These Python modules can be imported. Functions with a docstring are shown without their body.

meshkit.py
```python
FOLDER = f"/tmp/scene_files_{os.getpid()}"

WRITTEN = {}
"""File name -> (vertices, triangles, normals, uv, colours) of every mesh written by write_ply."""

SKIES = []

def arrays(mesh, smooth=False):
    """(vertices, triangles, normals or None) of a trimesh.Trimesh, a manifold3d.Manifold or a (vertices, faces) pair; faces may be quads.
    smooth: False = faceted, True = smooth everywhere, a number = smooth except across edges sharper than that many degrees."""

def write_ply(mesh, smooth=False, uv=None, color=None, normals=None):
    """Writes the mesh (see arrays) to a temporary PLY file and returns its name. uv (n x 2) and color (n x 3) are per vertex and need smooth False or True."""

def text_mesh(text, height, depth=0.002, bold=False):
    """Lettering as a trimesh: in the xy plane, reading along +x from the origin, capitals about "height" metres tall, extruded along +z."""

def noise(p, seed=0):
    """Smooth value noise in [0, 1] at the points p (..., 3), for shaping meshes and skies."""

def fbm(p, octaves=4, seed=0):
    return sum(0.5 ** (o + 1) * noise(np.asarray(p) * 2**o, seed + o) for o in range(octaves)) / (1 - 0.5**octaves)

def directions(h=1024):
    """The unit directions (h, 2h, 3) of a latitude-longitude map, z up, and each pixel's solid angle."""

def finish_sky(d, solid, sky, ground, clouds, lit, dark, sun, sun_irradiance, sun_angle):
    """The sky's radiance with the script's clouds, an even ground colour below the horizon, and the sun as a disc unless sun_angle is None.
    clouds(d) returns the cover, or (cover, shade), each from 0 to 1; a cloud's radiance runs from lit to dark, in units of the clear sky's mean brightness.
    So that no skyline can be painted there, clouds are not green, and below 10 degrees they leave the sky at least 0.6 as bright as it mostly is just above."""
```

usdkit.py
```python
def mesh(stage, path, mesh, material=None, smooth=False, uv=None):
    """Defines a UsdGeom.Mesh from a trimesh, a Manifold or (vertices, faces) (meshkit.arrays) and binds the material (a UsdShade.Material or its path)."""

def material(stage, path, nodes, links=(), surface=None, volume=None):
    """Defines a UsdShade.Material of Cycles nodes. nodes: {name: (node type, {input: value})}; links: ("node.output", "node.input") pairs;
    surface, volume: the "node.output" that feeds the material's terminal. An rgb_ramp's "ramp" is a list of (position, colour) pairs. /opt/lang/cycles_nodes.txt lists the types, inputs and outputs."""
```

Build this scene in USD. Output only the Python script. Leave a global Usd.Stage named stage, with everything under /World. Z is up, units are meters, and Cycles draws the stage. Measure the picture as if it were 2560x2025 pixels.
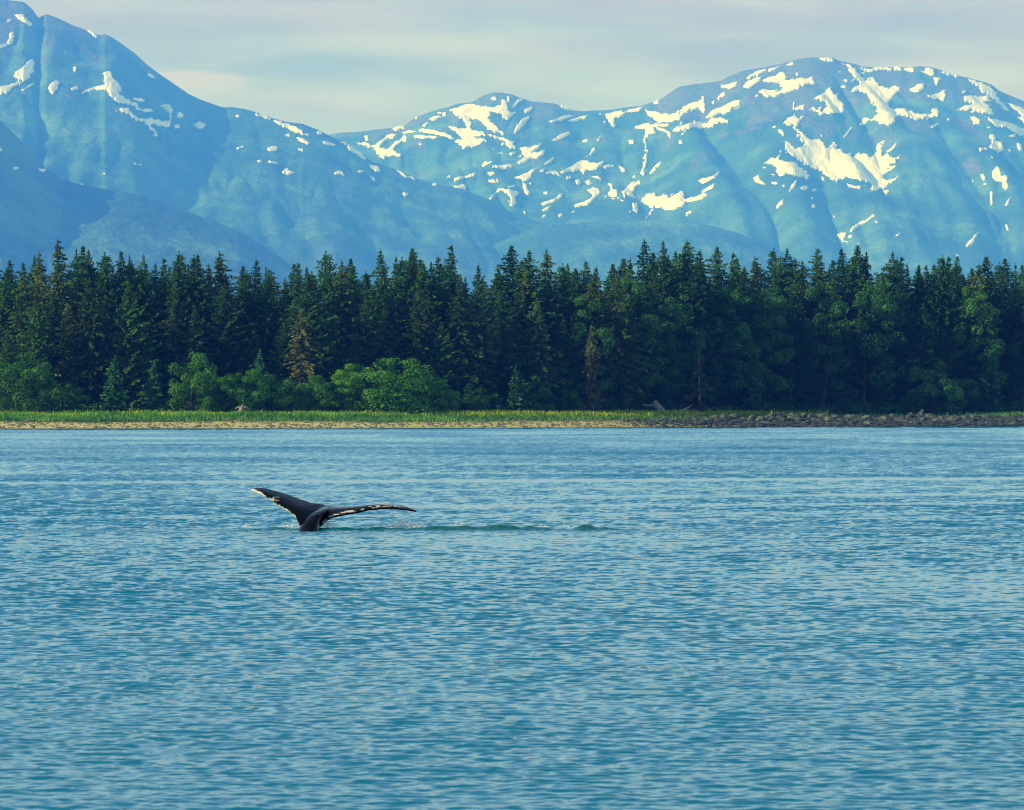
import math
import numpy as np
import trimesh
import shapely
from shapely.geometry import Polygon
from scipy import ndimage
import meshkit
import usdkit
from pxr import Usd, UsdGeom, UsdLux, UsdShade, Gf, Sdf, Vt

stage = Usd.Stage.CreateInMemory()
UsdGeom.SetStageUpAxis(stage, UsdGeom.Tokens.z)
UsdGeom.SetStageMetersPerUnit(stage, 1.0)
UsdGeom.Xform.Define(stage, '/World')
UsdGeom.Scope.Define(stage, '/World/Looks')

# ------------------------------------------------------------------ camera, sky, sun, exposure
F = 12000.0          # focal length in photograph pixels (2560 wide)
EYE = 3.13           # metres above the water: on a small boat
HOR = 1025.0         # row of the true horizon
cam = UsdGeom.Camera.Define(stage, '/World/camera')
cam.CreateHorizontalApertureAttr(36.0)
cam.CreateVerticalApertureAttr(36.0 * 810 / 1024)
cam.CreateFocalLengthAttr(36.0 * F / 2560)
cam.CreateFStopAttr(8.5)
cam.CreateFocusDistanceAttr(128.0)
cam.CreateClippingRangeAttr(Gf.Vec2f(0.5, 100000.0))
cam.AddTranslateOp().Set(Gf.Vec3d(0, 0, EYE))
cam.AddRotateXOp().Set(90.0 + math.degrees((HOR - 1012.5) / F))
cam.CreateExposureAttr(0.78)

SUN_EL, SUN_AZ = math.radians(27.0), math.radians(-110.0)   # azimuth from +y towards +x
sun_dir = np.array([math.sin(SUN_AZ) * math.cos(SUN_EL), math.cos(SUN_AZ) * math.cos(SUN_EL), math.sin(SUN_EL)])
sun = UsdLux.DistantLight.Define(stage, '/World/sun')
sun.CreateIntensityAttr(1.1)
sun.CreateNormalizeAttr(True)
sun.CreateAngleAttr(0.5)
sun.CreateColorAttr(Gf.Vec3f(1.0, 0.94, 0.85))
_z = sun_dir
_x = np.cross([0, 0, 1.0], _z); _x /= np.linalg.norm(_x)
_y = np.cross(_z, _x)
sun.AddTransformOp().Set(Gf.Matrix4d(*_x, 0, *_y, 0, *_z, 0, 0, 0, 0, 1))

sky_mat = usdkit.material(stage, '/World/Looks/sky_look', {
    'tc': ('texture_coordinate', {}),
    'sky': ('sky_texture', {'sky_type': 'single_scattering', 'sun_disc': False, 'sun_elevation': SUN_EL, 'sun_rotation': SUN_AZ % (2 * math.pi),
                            'air_density': 1.0, 'aerosol_density': 0.25, 'ozone_density': 3.0}),
    'map': ('mapping', {'scale': (8.0, 8.0, 52.0)}),
    'n1': ('noise_texture', {'scale': 2.3, 'detail': 6.0, 'roughness': 0.5, 'distortion': 0.3}),
    'r1': ('rgb_ramp', {'ramp': [(0.36, (0.80, 0.80, 0.80)), (0.50, (0.90, 0.90, 0.90)), (0.66, (0.97, 0.97, 0.97))]}),
    'map2': ('mapping', {'scale': (13.0, 13.0, 75.0), 'location': (3.1, 1.7, 0.4)}),
    'n2': ('noise_texture', {'scale': 1.6, 'detail': 4.0, 'roughness': 0.5}),
    'r2': ('rgb_ramp', {'ramp': [(0.35, (1.38, 1.05, 1.0)), (0.65, (1.95, 1.42, 0.92))]}),
    'sep': ('separate_xyz', {}),
    'fade': ('map_range', {'from_min': 0.095, 'from_max': 0.19, 'to_min': 1.0, 'to_max': 0.06, 'clamp': True}),
    'cov': ('math', {'math_type': 'multiply'}),
    'mix': ('mix_color', {'use_clamp': False}),
    # a low pale cloud bank over the saddle and a blue grey one beside it
    'w': ('noise_texture', {'scale': 2.0, 'detail': 5.0, 'roughness': 0.55}),
    'wo': ('vector_math', {'math_type': 'multiply_add', 'vector2': (4.0, 0.0, 4.0), 'vector3': (-2.0, 0.0, -2.0)}),
    'm3': ('mapping', {'scale': (75.0, 0.0, 420.0), 'location': (4.95, 0.0, -28.6)}), 'a3': ('vector_math', {'math_type': 'add'}), 'l3': ('vector_math', {'math_type': 'length'}),
    's3': ('map_range', {'range_type': 'smoothstep', 'from_min': 0.4, 'from_max': 1.2, 'to_min': 0.95, 'to_max': 0.0, 'clamp': True}),
    'm4': ('mapping', {'scale': (42.0, 0.0, 300.0), 'location': (1.35, 0.0, -20.9)}), 'a4': ('vector_math', {'math_type': 'add'}), 'l4': ('vector_math', {'math_type': 'length'}),
    's4': ('map_range', {'range_type': 'smoothstep', 'from_min': 0.3, 'from_max': 1.5, 'to_min': 0.75, 'to_max': 0.0, 'clamp': True}),
    'mixg': ('mix_color', {'use_clamp': False, 'b': (1.20, 1.05, 1.3)}),
    'mixp': ('mix_color', {'use_clamp': False, 'b': (2.5, 2.0, 1.1)}),
    'bg': ('background_shader', {'strength': 0.15}),
}, [('tc.generated', 'map.vector'), ('map.vector', 'n1.vector'), ('n1.fac', 'r1.fac'),
    ('tc.generated', 'map2.vector'), ('map2.vector', 'n2.vector'), ('n2.fac', 'r2.fac'),
    ('tc.generated', 'sep.vector'), ('sep.z', 'fade.value'), ('r1.color', 'cov.value1'), ('fade.result', 'cov.value2'),
    ('cov.value', 'mix.fac'), ('sky.color', 'mix.a'), ('r2.color', 'mix.b'), ('map.vector', 'w.vector'), ('w.color', 'wo.vector1'), ('tc.generated', 'm3.vector'), ('m3.vector', 'a3.vector1'), ('wo.vector', 'a3.vector2'), ('a3.vector', 'l3.vector1'), ('l3.value', 's3.value'),
    ('tc.generated', 'm4.vector'), ('m4.vector', 'a4.vector1'), ('wo.vector', 'a4.vector2'), ('a4.vector', 'l4.vector1'), ('l4.value', 's4.value'),
    ('mix.result', 'mixg.a'), ('s4.result', 'mixg.fac'), ('mixg.result', 'mixp.a'), ('s3.result', 'mixp.fac'), ('mixp.result', 'bg.color')], surface='bg.background')
sky = UsdLux.DomeLight.Define(stage, '/World/sky')
sky.CreateIntensityAttr(1.0)
UsdShade.MaterialBindingAPI.Apply(sky.GetPrim()).Bind(sky_mat)
sky.GetPrim().SetCustomDataByKey('kind', 'structure')

# ------------------------------------------------------------------ helpers
used = {}


def path_for(name, parent='/World'):
    key = (parent, name)
    n = used.get(key, 0)
    used[key] = n + 1
    return f'{parent}/{name}' + (f'_{n:03d}' if n else '')


def tag(prim, label=None, cat=None, group=None, kind=None):
    prim = prim.GetPrim() if hasattr(prim, 'GetPrim') else prim
    for k, v in (('label', label), ('category', cat), ('group', group), ('kind', kind)):
        if v:
            prim.SetCustomDataByKey(k, v)
    return prim


def add(name, mesh, mat, parent='/World', smooth=False):
    parent = str(parent.GetPath()) if hasattr(parent, 'GetPath') else parent
    m = usdkit.mesh(stage, path_for(name, parent), mesh, mat, smooth)
    if not smooth:
        m.CreateDoubleSidedAttr(True)
    return m.GetPrim()


def thing(name, label, cat, loc=(0, 0, 0), rotz=0.0, scale=None, group=None, kind=None):
    x = UsdGeom.Xform.Define(stage, path_for(name))
    x.AddTranslateOp().Set(Gf.Vec3d(*map(float, loc)))
    x.AddRotateZOp().Set(float(rotz))
    if scale is not None:
        x.AddScaleOp().Set(Gf.Vec3f(*map(float, scale)))
    return tag(x, label, cat, group, kind)


def grid_faces(nr, nc, keep=None):
    i, j = np.meshgrid(np.arange(nr - 1), np.arange(nc - 1), indexing='ij')
    q = np.stack([i * nc + j, i * nc + j + 1, (i + 1) * nc + j + 1, (i + 1) * nc + j], -1)
    if keep is not None:
        q = q[keep]
    q = q.reshape(-1, 4)
    return np.vstack([q[:, [0, 1, 2]], q[:, [0, 2, 3]]])


def fbm2(x, y, octaves=4, seed=0):
    return meshkit.fbm(np.stack([x, y, np.full_like(np.asarray(x, float), seed * 7.31)], -1), octaves, seed)


def at(u, v, Y):
    """The place at distance Y that stands at column u, row v of the photograph."""
    return np.array([(u - 1280.0) / F * Y, Y, EYE - (v - HOR) / F * Y])


def tube(points, radii, sides=7, cap=True):
    p = np.asarray(points, float)
    t = np.gradient(p, axis=0)
    t /= np.linalg.norm(t, axis=1, keepdims=True) + 1e-12
    ref = np.where(np.abs(t[:, 2:]) < 0.9, [0, 0, 1.0], [1.0, 0, 0])
    a = np.cross(t, ref); a /= np.linalg.norm(a, axis=1, keepdims=True) + 1e-12
    b = np.cross(t, a)
    ang = np.arange(sides) * 2 * np.pi / sides
    r = np.broadcast_to(radii, (len(p),))
    v = (p[:, None] + r[:, None, None] * (np.cos(ang)[None, :, None] * a[:, None] + np.sin(ang)[None, :, None] * b[:, None])).reshape(-1, 3)
    f = []
    for i in range(len(p) - 1):
        for j in range(sides):
            k = (j + 1) % sides
            f += [[i * sides + j, i * sides + k, (i + 1) * sides + k], [i * sides + j, (i + 1) * sides + k, (i + 1) * sides + j]]
    v = np.vstack([v, p[:1], p[-1:]])
    n = len(v)
    for j in range(sides):
        k = (j + 1) % sides
        f += [[n - 2, k, j], [n - 1, (len(p) - 1) * sides + j, (len(p) - 1) * sides + k]]
    return v, np.array(f)


def join(parts):
    vs, fs, n = [], [], 0
    for v, f in parts:
        vs.append(v); fs.append(np.asarray(f) + n); n += len(v)
    return np.vstack(vs), np.vstack(fs)


def L(name):
    return f'/World/Looks/{name}'


# ------------------------------------------------------------------ materials
def leaf_material(name, dark, mid, light, transl=0.25, scale=0.35, low=0.25, high=0.75):
    return usdkit.material(stage, L(name), {
        'geo': ('geometry', {}), 'oi': ('object_info', {}),
        'n': ('noise_texture', {'scale': scale, 'detail': 3.0, 'roughness': 0.6}),
        'isl': ('math', {'math_type': 'multiply_add', 'value2': 0.30, 'value3': -0.15}),
        'obj': ('math', {'math_type': 'multiply_add', 'value2': 0.36, 'value3': -0.18}),
        'a1': ('math', {'math_type': 'add'}), 'a2': ('math', {'math_type': 'add'}),
        'r': ('rgb_ramp', {'ramp': [(low, dark), (0.5, mid), (high, light)]}),
        'd': ('principled_bsdf', {'roughness': 0.65, 'specular_ior_level': 0.25}),
        't': ('translucent_bsdf', {}),
        'm': ('mix_closure', {'fac': transl}),
    }, [('geo.position', 'n.vector'), ('geo.random_per_island', 'isl.value1'), ('oi.random', 'obj.value1'),
        ('n.fac', 'a1.value1'), ('isl.value', 'a1.value2'), ('a1.value', 'a2.value1'), ('obj.value', 'a2.value2'), ('a2.value', 'r.fac'),
        ('r.color', 'd.base_color'), ('r.color', 't.color'), ('d.BSDF', 'm.closure1'), ('t.BSDF', 'm.closure2')], surface='m.closure')


def noise_material(name, stops, scale=1.0, rough=0.85, detail=5.0, bump=0.0, bump_scale=4.0, spec=0.3, bump_dist=0.05):
    nodes = {
        'geo': ('geometry', {}),
        'n': ('noise_texture', {'scale': scale, 'detail': detail, 'roughness': 0.6}),
        'r': ('rgb_ramp', {'ramp': stops}),
        'p': ('principled_bsdf', {'roughness': rough, 'specular_ior_level': spec}),
    }
    links = [('geo.position', 'n.vector'), ('n.fac', 'r.fac'), ('r.color', 'p.base_color')]
    if bump:
        nodes['bn'] = ('noise_texture', {'scale': bump_scale, 'detail': 4.0})
        nodes['b'] = ('bump', {'strength': bump, 'distance': bump_dist})
        links += [('geo.position', 'bn.vector'), ('bn.fac', 'b.height'), ('b.normal', 'p.normal')]
    return usdkit.material(stage, L(name), nodes, links, surface='p.BSDF')


M_spruce = leaf_material('spruce_needles', (0.018, 0.068, 0.008), (0.042, 0.132, 0.012), (0.10, 0.215, 0.018), 0.25)
M_spruce_olive = leaf_material('olive_needles', (0.030, 0.072, 0.008), (0.080, 0.140, 0.012), (0.165, 0.205, 0.022), 0.25)
M_spruce_young = leaf_material('young_needles', (0.020, 0.10, 0.026), (0.045, 0.17, 0.040), (0.08, 0.24, 0.05), 0.22)
M_grey_needles = leaf_material('bare_grey_needles', (0.05, 0.068, 0.02), (0.11, 0.130, 0.04), (0.18, 0.185, 0.07), 0.1)
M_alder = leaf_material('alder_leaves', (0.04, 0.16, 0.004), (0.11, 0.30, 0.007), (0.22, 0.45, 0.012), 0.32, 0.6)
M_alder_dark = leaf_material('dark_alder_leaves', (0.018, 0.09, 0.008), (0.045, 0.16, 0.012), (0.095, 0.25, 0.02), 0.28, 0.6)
M_bark = noise_material('bark', [(0.3, (0.020, 0.018, 0.015)), (0.7, (0.055, 0.050, 0.042))], 2.0)
M_pale_wood = noise_material('weathered_wood', [(0.3, (0.15, 0.12, 0.09)), (0.7, (0.34, 0.28, 0.22))], 3.0)
M_rock = noise_material('seaweed_rock', [(0.30, (0.012, 0.019, 0.026)), (0.46, (0.036, 0.048, 0.050)), (0.60, (0.078, 0.095, 0.058)), (0.75, (0.16, 0.175, 0.10))], 0.9, bump=0.6, bump_scale=3.0)
M_snow = noise_material('snow_look', [(0.3, (0.64, 0.60, 0.63)), (0.7, (0.74, 0.68, 0.70))], 0.01, rough=0.7)

# ------------------------------------------------------------------ mountains
G = 2.5              # the ranges stand this many times farther than the 15 km first laid out
K = 0.39833           # crop pixel to photograph pixel, for the outlines below


def crop(off, pts):
    return [(off + K * a, K * b) for a, b in pts]


RIDGE_L = [(-700, 220), (-400, 60), (-200, -40), (-60, -30), (0, -6), (24, 0)] + crop(0, [(150, 10), (200, 50), (240, 108), (255, 100), (290, 85), (330, 98), (400, 130), (450, 155), (520, 180), (600, 212), (625, 218), (660, 210), (700, 230), (760, 270), (850, 335), (920, 400), (1000, 460), (1080, 515), (1180, 585), (1250, 620), (1330, 648), (1400, 670), (1460, 668), (1530, 680), (1600, 700), (1700, 735), (1800, 765), (1900, 777), (1990, 812), (2050, 842)]) + [(858, 354), (930, 402), (993, 424), (1041, 446), (1089, 458), (1153, 470), (1220, 496), (1272, 526), (1400, 575), (1550, 625), (1700, 690), (1900, 800), (2100, 900)]
RIDGE_A = [(300, 420), (500, 390), (700, 350), (800, 340)] + crop(850, [(0, 832), (100, 828), (200, 815), (330, 800), (400, 795), (430, 765), (500, 725), (600, 690), (680, 672), (740, 648), (830, 640), (880, 605), (950, 580), (1020, 580), (1080, 592), (1130, 612), (1200, 635), (1280, 642), (1340, 648), (1400, 665), (1460, 688), (1520, 695), (1600, 690), (1700, 688), (1800, 672), (1900, 660), (1960, 640), (2000, 630), (2050, 595), (2100, 560), (2134, 540)]) + crop(1700, [(20, 538), (100, 525), (200, 515), (260, 505), (300, 480), (400, 440), (500, 425), (600, 405), (660, 392), (720, 375), (800, 362), (880, 358), (960, 362), (1000, 380), (1100, 402), (1150, 420), (1300, 418), (1450, 420), (1500, 412), (1570, 418), (1640, 440), (1750, 475), (1800, 485), (1900, 510), (1960, 530), (2000, 565), (2080, 600), (2159, 632)]) + [(2700, 300), (2900, 380), (3300, 420)]
RIDGE_C = [(-700, 150), (-300, 180), (-100, 240)] + crop(0, [(0, 749), (100, 850), (200, 960), (300, 1060), (400, 1130), (550, 1165), (700, 1190), (900, 1222), (1200, 1332), (1500, 1450), (1750, 1600)]) + [(800, 720), (950, 820), (1100, 930)]
RIDGE_D = [(900, 760), (1150, 640), (1350, 565), (1420, 560), (1500, 553), (1560, 556), (1630, 549), (1700, 553), (1770, 562), (1840, 580), (1900, 604), (1980, 640), (2080, 700), (2250, 800), (2400, 900)]


class Ridge:
    def __init__(self, pts, far, near, seed, amp, power):
        self.p = np.array(pts, float); self.far, self.near, self.seed, self.amp, self.power = far * G, near * G, seed, amp * G, power

    def __call__(self, u, t):
        """Height field of one range: u is the bearing (as a photograph column), t runs from the foot (0) over the crest (1) to the back (2)."""
        u, t = np.asarray(u, float), np.asarray(t, float)
        Y = self.near + (self.far - self.near) * t
        X = (u - 1280.0) / F * Y
        v = np.interp(u, self.p[:, 0], self.p[:, 1])
        s = X / (1000.0 * G)
        v = v - 3.0 * (fbm2(s * 9.0, s * 0 + 3.3, 3, self.seed + 11) - 0.5)
        zr = EYE + (HOR - v) * self.far / F
        front = np.clip(t, 0, 1)
        warp = fbm2(s * 1.1 + 5.0, t * 1.6, 3, self.seed) - 0.5
        spur = np.abs(2 * fbm2(s * 2.1 + 1.5 * warp + 0.6 * t, t * 1.1 + 2.0, 4, self.seed + 3) - 1)
        gully = np.abs(2 * fbm2(s * 7.5 + 2.2 * warp + 1.5 * t, t * 2.5 + 4.0, 3, self.seed + 5) - 1)
        fine = fbm2(s * 24, t * 26, 4, self.seed + 8) - 0.5
        env = np.clip(4 * front * (1 - front), 0, 1) ** 0.75
        z = zr * front ** self.power + self.amp * env * (0.10 * (spur - 0.22) + 0.32 * (gully - 0.25)) * np.clip(zr / (800 * G), 0.2, 1.2) + 34 * G * fine * np.clip(env + 0.05, 0, 0.5)
        back = np.clip(t - 1, 0, 1)
        z = z * (1 - back) ** 1.5 - 2.0
        return X, Y, np.maximum(z, -2.0 + 0 * z)

    def rowcol(self, u, t):
        X, Y, Z = self(u, t)
        return HOR - (Z - EYE) * F / Y

    def mesh(self, u0, u1, du, nt):
        us = np.arange(u0, u1 + du, du)
        ts = np.concatenate([np.linspace(0, 1, nt), 1 + np.linspace(0, 1, 14)[1:] ** 1.5])
        T, U = np.meshgrid(ts, us, indexing='ij')
        P = np.stack(self(U, T), -1)
        return P.reshape(-1, 3), grid_faces(len(ts), len(us))


R_A = Ridge(RIDGE_A, 15000.0, 10800.0, 1, 230.0, 0.92)
R_L = Ridge(RIDGE_L, 12200.0, 8600.0, 2, 210.0, 0.95)
R_D = Ridge(RIDGE_D, 11300.0, 9600.0, 3, 150.0, 0.9)
R_C = Ridge(RIDGE_C, 8500.0, 6800.0, 4, 150.0, 0.85)


def slope_material(name, veg, rock_low, rock_high, tree):
    """Alpine slope: forest low down, meadow and scrub above, bare rock towards the top and on steep gullies."""
    return usdkit.material(stage, L(name), {
        'geo': ('geometry', {}), 'sep': ('separate_xyz', {}),
        'n1': ('noise_texture', {'scale': 0.0040 / G, 'detail': 6.0, 'roughness': 0.6}),
        'map': ('mapping', {'scale': (0.012 / G, 0.003 / G, 0.004 / G)}),
        'n2': ('noise_texture', {'scale': 1.0, 'detail': 5.0, 'roughness': 0.6}),
        'n3': ('noise_texture', {'scale': 0.045 / G, 'detail': 4.0, 'roughness': 0.7}),
        'h': ('map_range', {'from_min': rock_low * G, 'from_max': rock_high * G, 'to_min': -0.25, 'to_max': 0.30, 'clamp': True}),
        'add': ('math', {'math_type': 'add'}),
        'vr': ('rgb_ramp', {'ramp': [(0.30, veg[0]), (0.5, veg[1]), (0.68, veg[2])]}),
        'rr': ('rgb_ramp', {'ramp': [(0.3, (0.055, 0.07, 0.04)), (0.7, (0.14, 0.14, 0.085))]}),
        'mask': ('rgb_ramp', {'ramp': [(0.54, (0, 0, 0)), (0.64, (1, 1, 1))]}),
        'mix': ('mix_color', {}),
        'hn': ('math', {'math_type': 'multiply_add', 'value2': 420.0 * G, 'value3': 0.0}),
        'ht': ('math', {'math_type': 'add'}),
        'tm': ('map_range', {'from_min': (tree - 60.0) * G, 'from_max': (tree + 60.0) * G, 'to_min': 1.0, 'to_max': 0.0, 'clamp': True}),
        'tr': ('rgb_ramp', {'ramp': [(0.35, (0.014, 0.040, 0.014)), (0.65, (0.060, 0.115, 0.032))]}),
        'mix2': ('mix_color', {}),
        'b': ('bump', {'strength': 0.7, 'distance': 25.0 * G}),
        'p': ('principled_bsdf', {'roughness': 0.95, 'specular_ior_level': 0.1}),
    }, [('geo.position', 'sep.vector'), ('geo.position', 'n1.vector'), ('geo.position', 'map.vector'), ('map.vector', 'n2.vector'), ('geo.position', 'n3.vector'),
        ('sep.z', 'h.value'), ('n2.fac', 'add.value1'), ('h.result', 'add.value2'), ('add.value', 'mask.fac'),
        ('n1.fac', 'vr.fac'), ('n3.fac', 'rr.fac'), ('mask.color', 'mix.fac'), ('vr.color', 'mix.a'), ('rr.color', 'mix.b'),
        ('n1.fac', 'hn.value1'), ('hn.value', 'ht.value1'), ('sep.z', 'ht.value2'), ('ht.value', 'tm.value'), ('n3.fac', 'tr.fac'),
        ('tm.result', 'mix2.fac'), ('mix.result', 'mix2.a'), ('tr.color', 'mix2.b'), ('mix2.result', 'p.base_color'),
        ('n3.fac', 'b.height'), ('b.normal', 'p.normal')], surface='p.BSDF')


VEG = ((0.018, 0.056, 0.018), (0.042, 0.110, 0.026), (0.095, 0.195, 0.045))
M_slope = slope_material('alpine_slope', VEG, 450.0, 1150.0, 520.0)
M_foothill = slope_material('forested_foothill', VEG, 500.0, 1300.0, 430.0)


def mountain(name, ridge, u0, u1, du, nt, mat, label):
    x = thing(name, label, 'mountain', kind='structure')
    v, f = ridge.mesh(u0, u1, du, nt)
    m = usdkit.mesh(stage, str(x.GetPath()) + '/slope', (v, f), mat, True)
    return x


mt_right = mountain('mountain_range', R_A, 250, 3150, 3.4, 130, M_slope, 'broad snow streaked mountain range filling the right half behind the forest')
mt_left = mountain('mountain_peak', R_L, -560, 2050, 3.4, 130, M_slope, 'tall green mountain at the left whose long spur slopes down to the right')
mt_spur = mountain('foothill', R_C, -560, 1060, 4.0, 90, M_foothill, 'dark blue wooded shoulder in front of the left mountain')
mt_low = mountain('foothill', R_D, 920, 2380, 4.0, 90, M_foothill, 'low wooded foothill just above the treetops right of the middle')

SNOW1 = """85,95 140,92 165,115 195,150 200,168 180,165 155,140 120,125;45,125 70,120 72,135 50,145;60,210 85,205 92,235 80,270 55,285 40,270 55,245;-10,285 40,275 45,288 -10,312;185,375 210,370 215,410 212,450 170,495 120,530 75,565 45,588 -20,600 -20,540 50,535 110,505 80,480 95,450 140,430;135,565 210,520 215,530 140,572;300,545 345,505 372,512 365,550 345,575 330,600 310,575;445,555 480,545 495,555 455,570;462,420 480,418 482,440 470,458 460,440;650,452 690,450 705,480 735,515 762,545 768,578 745,570 750,600 790,625 830,640 860,655 880,680 940,685 970,695 960,705 870,692 840,665 790,655 735,640 690,605 665,560 600,568 515,588 510,575 560,555 660,540 648,480;835,610 880,615 912,630 910,645 870,638 835,625;720,690 780,682 830,690 838,710 850,730 910,745 960,745 1000,755 1040,760 1060,740 1055,700 1015,690 1020,660 1050,652 1090,675 1080,730 1075,760 1070,805 1030,800 990,785 940,780 965,810 1000,860 985,865 940,805 900,770 830,745 800,715 770,700 722,705;1110,720 1135,705 1152,725 1140,742 1112,738;1205,785 1250,765 1295,785 1270,808 1245,805;1090,785 1130,778 1125,800 1100,815;918,460 945,468 985,492 970,497 930,478;1600,715 1650,722 1700,745 1695,754 1610,730;1710,750 1780,775 1860,795 1870,815 1950,850 1930,858 1870,838 1790,800 1740,778;1855,865 1890,868 1948,900 1930,908 1880,888;1675,935 1720,918 1745,925 1735,945 1695,952;1480,930 1520,915 1532,922 1490,937;1680,1012 1720,1015 1750,1030 1700,1027;1765,1080 1805,1055 1815,1075 1850,1082 1820,1097 1780,1095;1612,1010 1640,1006 1642,1018 1618,1020;2095,1085 2130,1075 2155,1088 2130,1100 2105,1100;2025,890 2060,892 2105,912 2080,918 2030,905;495,1155 520,1153 522,1170 505,1170;1985,828 2015,830 2025,845 1995,842;540,188 590,203 620,235 600,240 570,212;1790,845 1820,842 1818,857 1792,856;1870,935 1900,935 1900,948 1875,948;1480,722 1505,725 1500,738 1482,735;640,1090 665,1085 662,1100;830,1025 858,1025 855,1036;865,1028 892,1030 888,1042"""
SNOW1C = """240,1062 275,1060 290,1073 265,1082;75,1055 115,1048 118,1062 85,1068;-10,930 20,938 15,952 -10,945"""
SNOW2L = """5,892 40,884 100,893 60,900 80,935 130,958 160,998 150,1008 110,972 55,947 40,912;180,1034 240,1049 255,1074 220,1079 190,1054;115,1070 145,1068 145,1082 118,1085;182,1100 215,1118 228,1138 205,1138;355,1070 380,1080 420,1106 475,1123 470,1132 420,1118 375,1093;385,1215 410,1208 430,1222 405,1235;580,1152 610,1157 608,1170 585,1168;0,1080 30,1098 25,1106 0,1092"""
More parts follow.
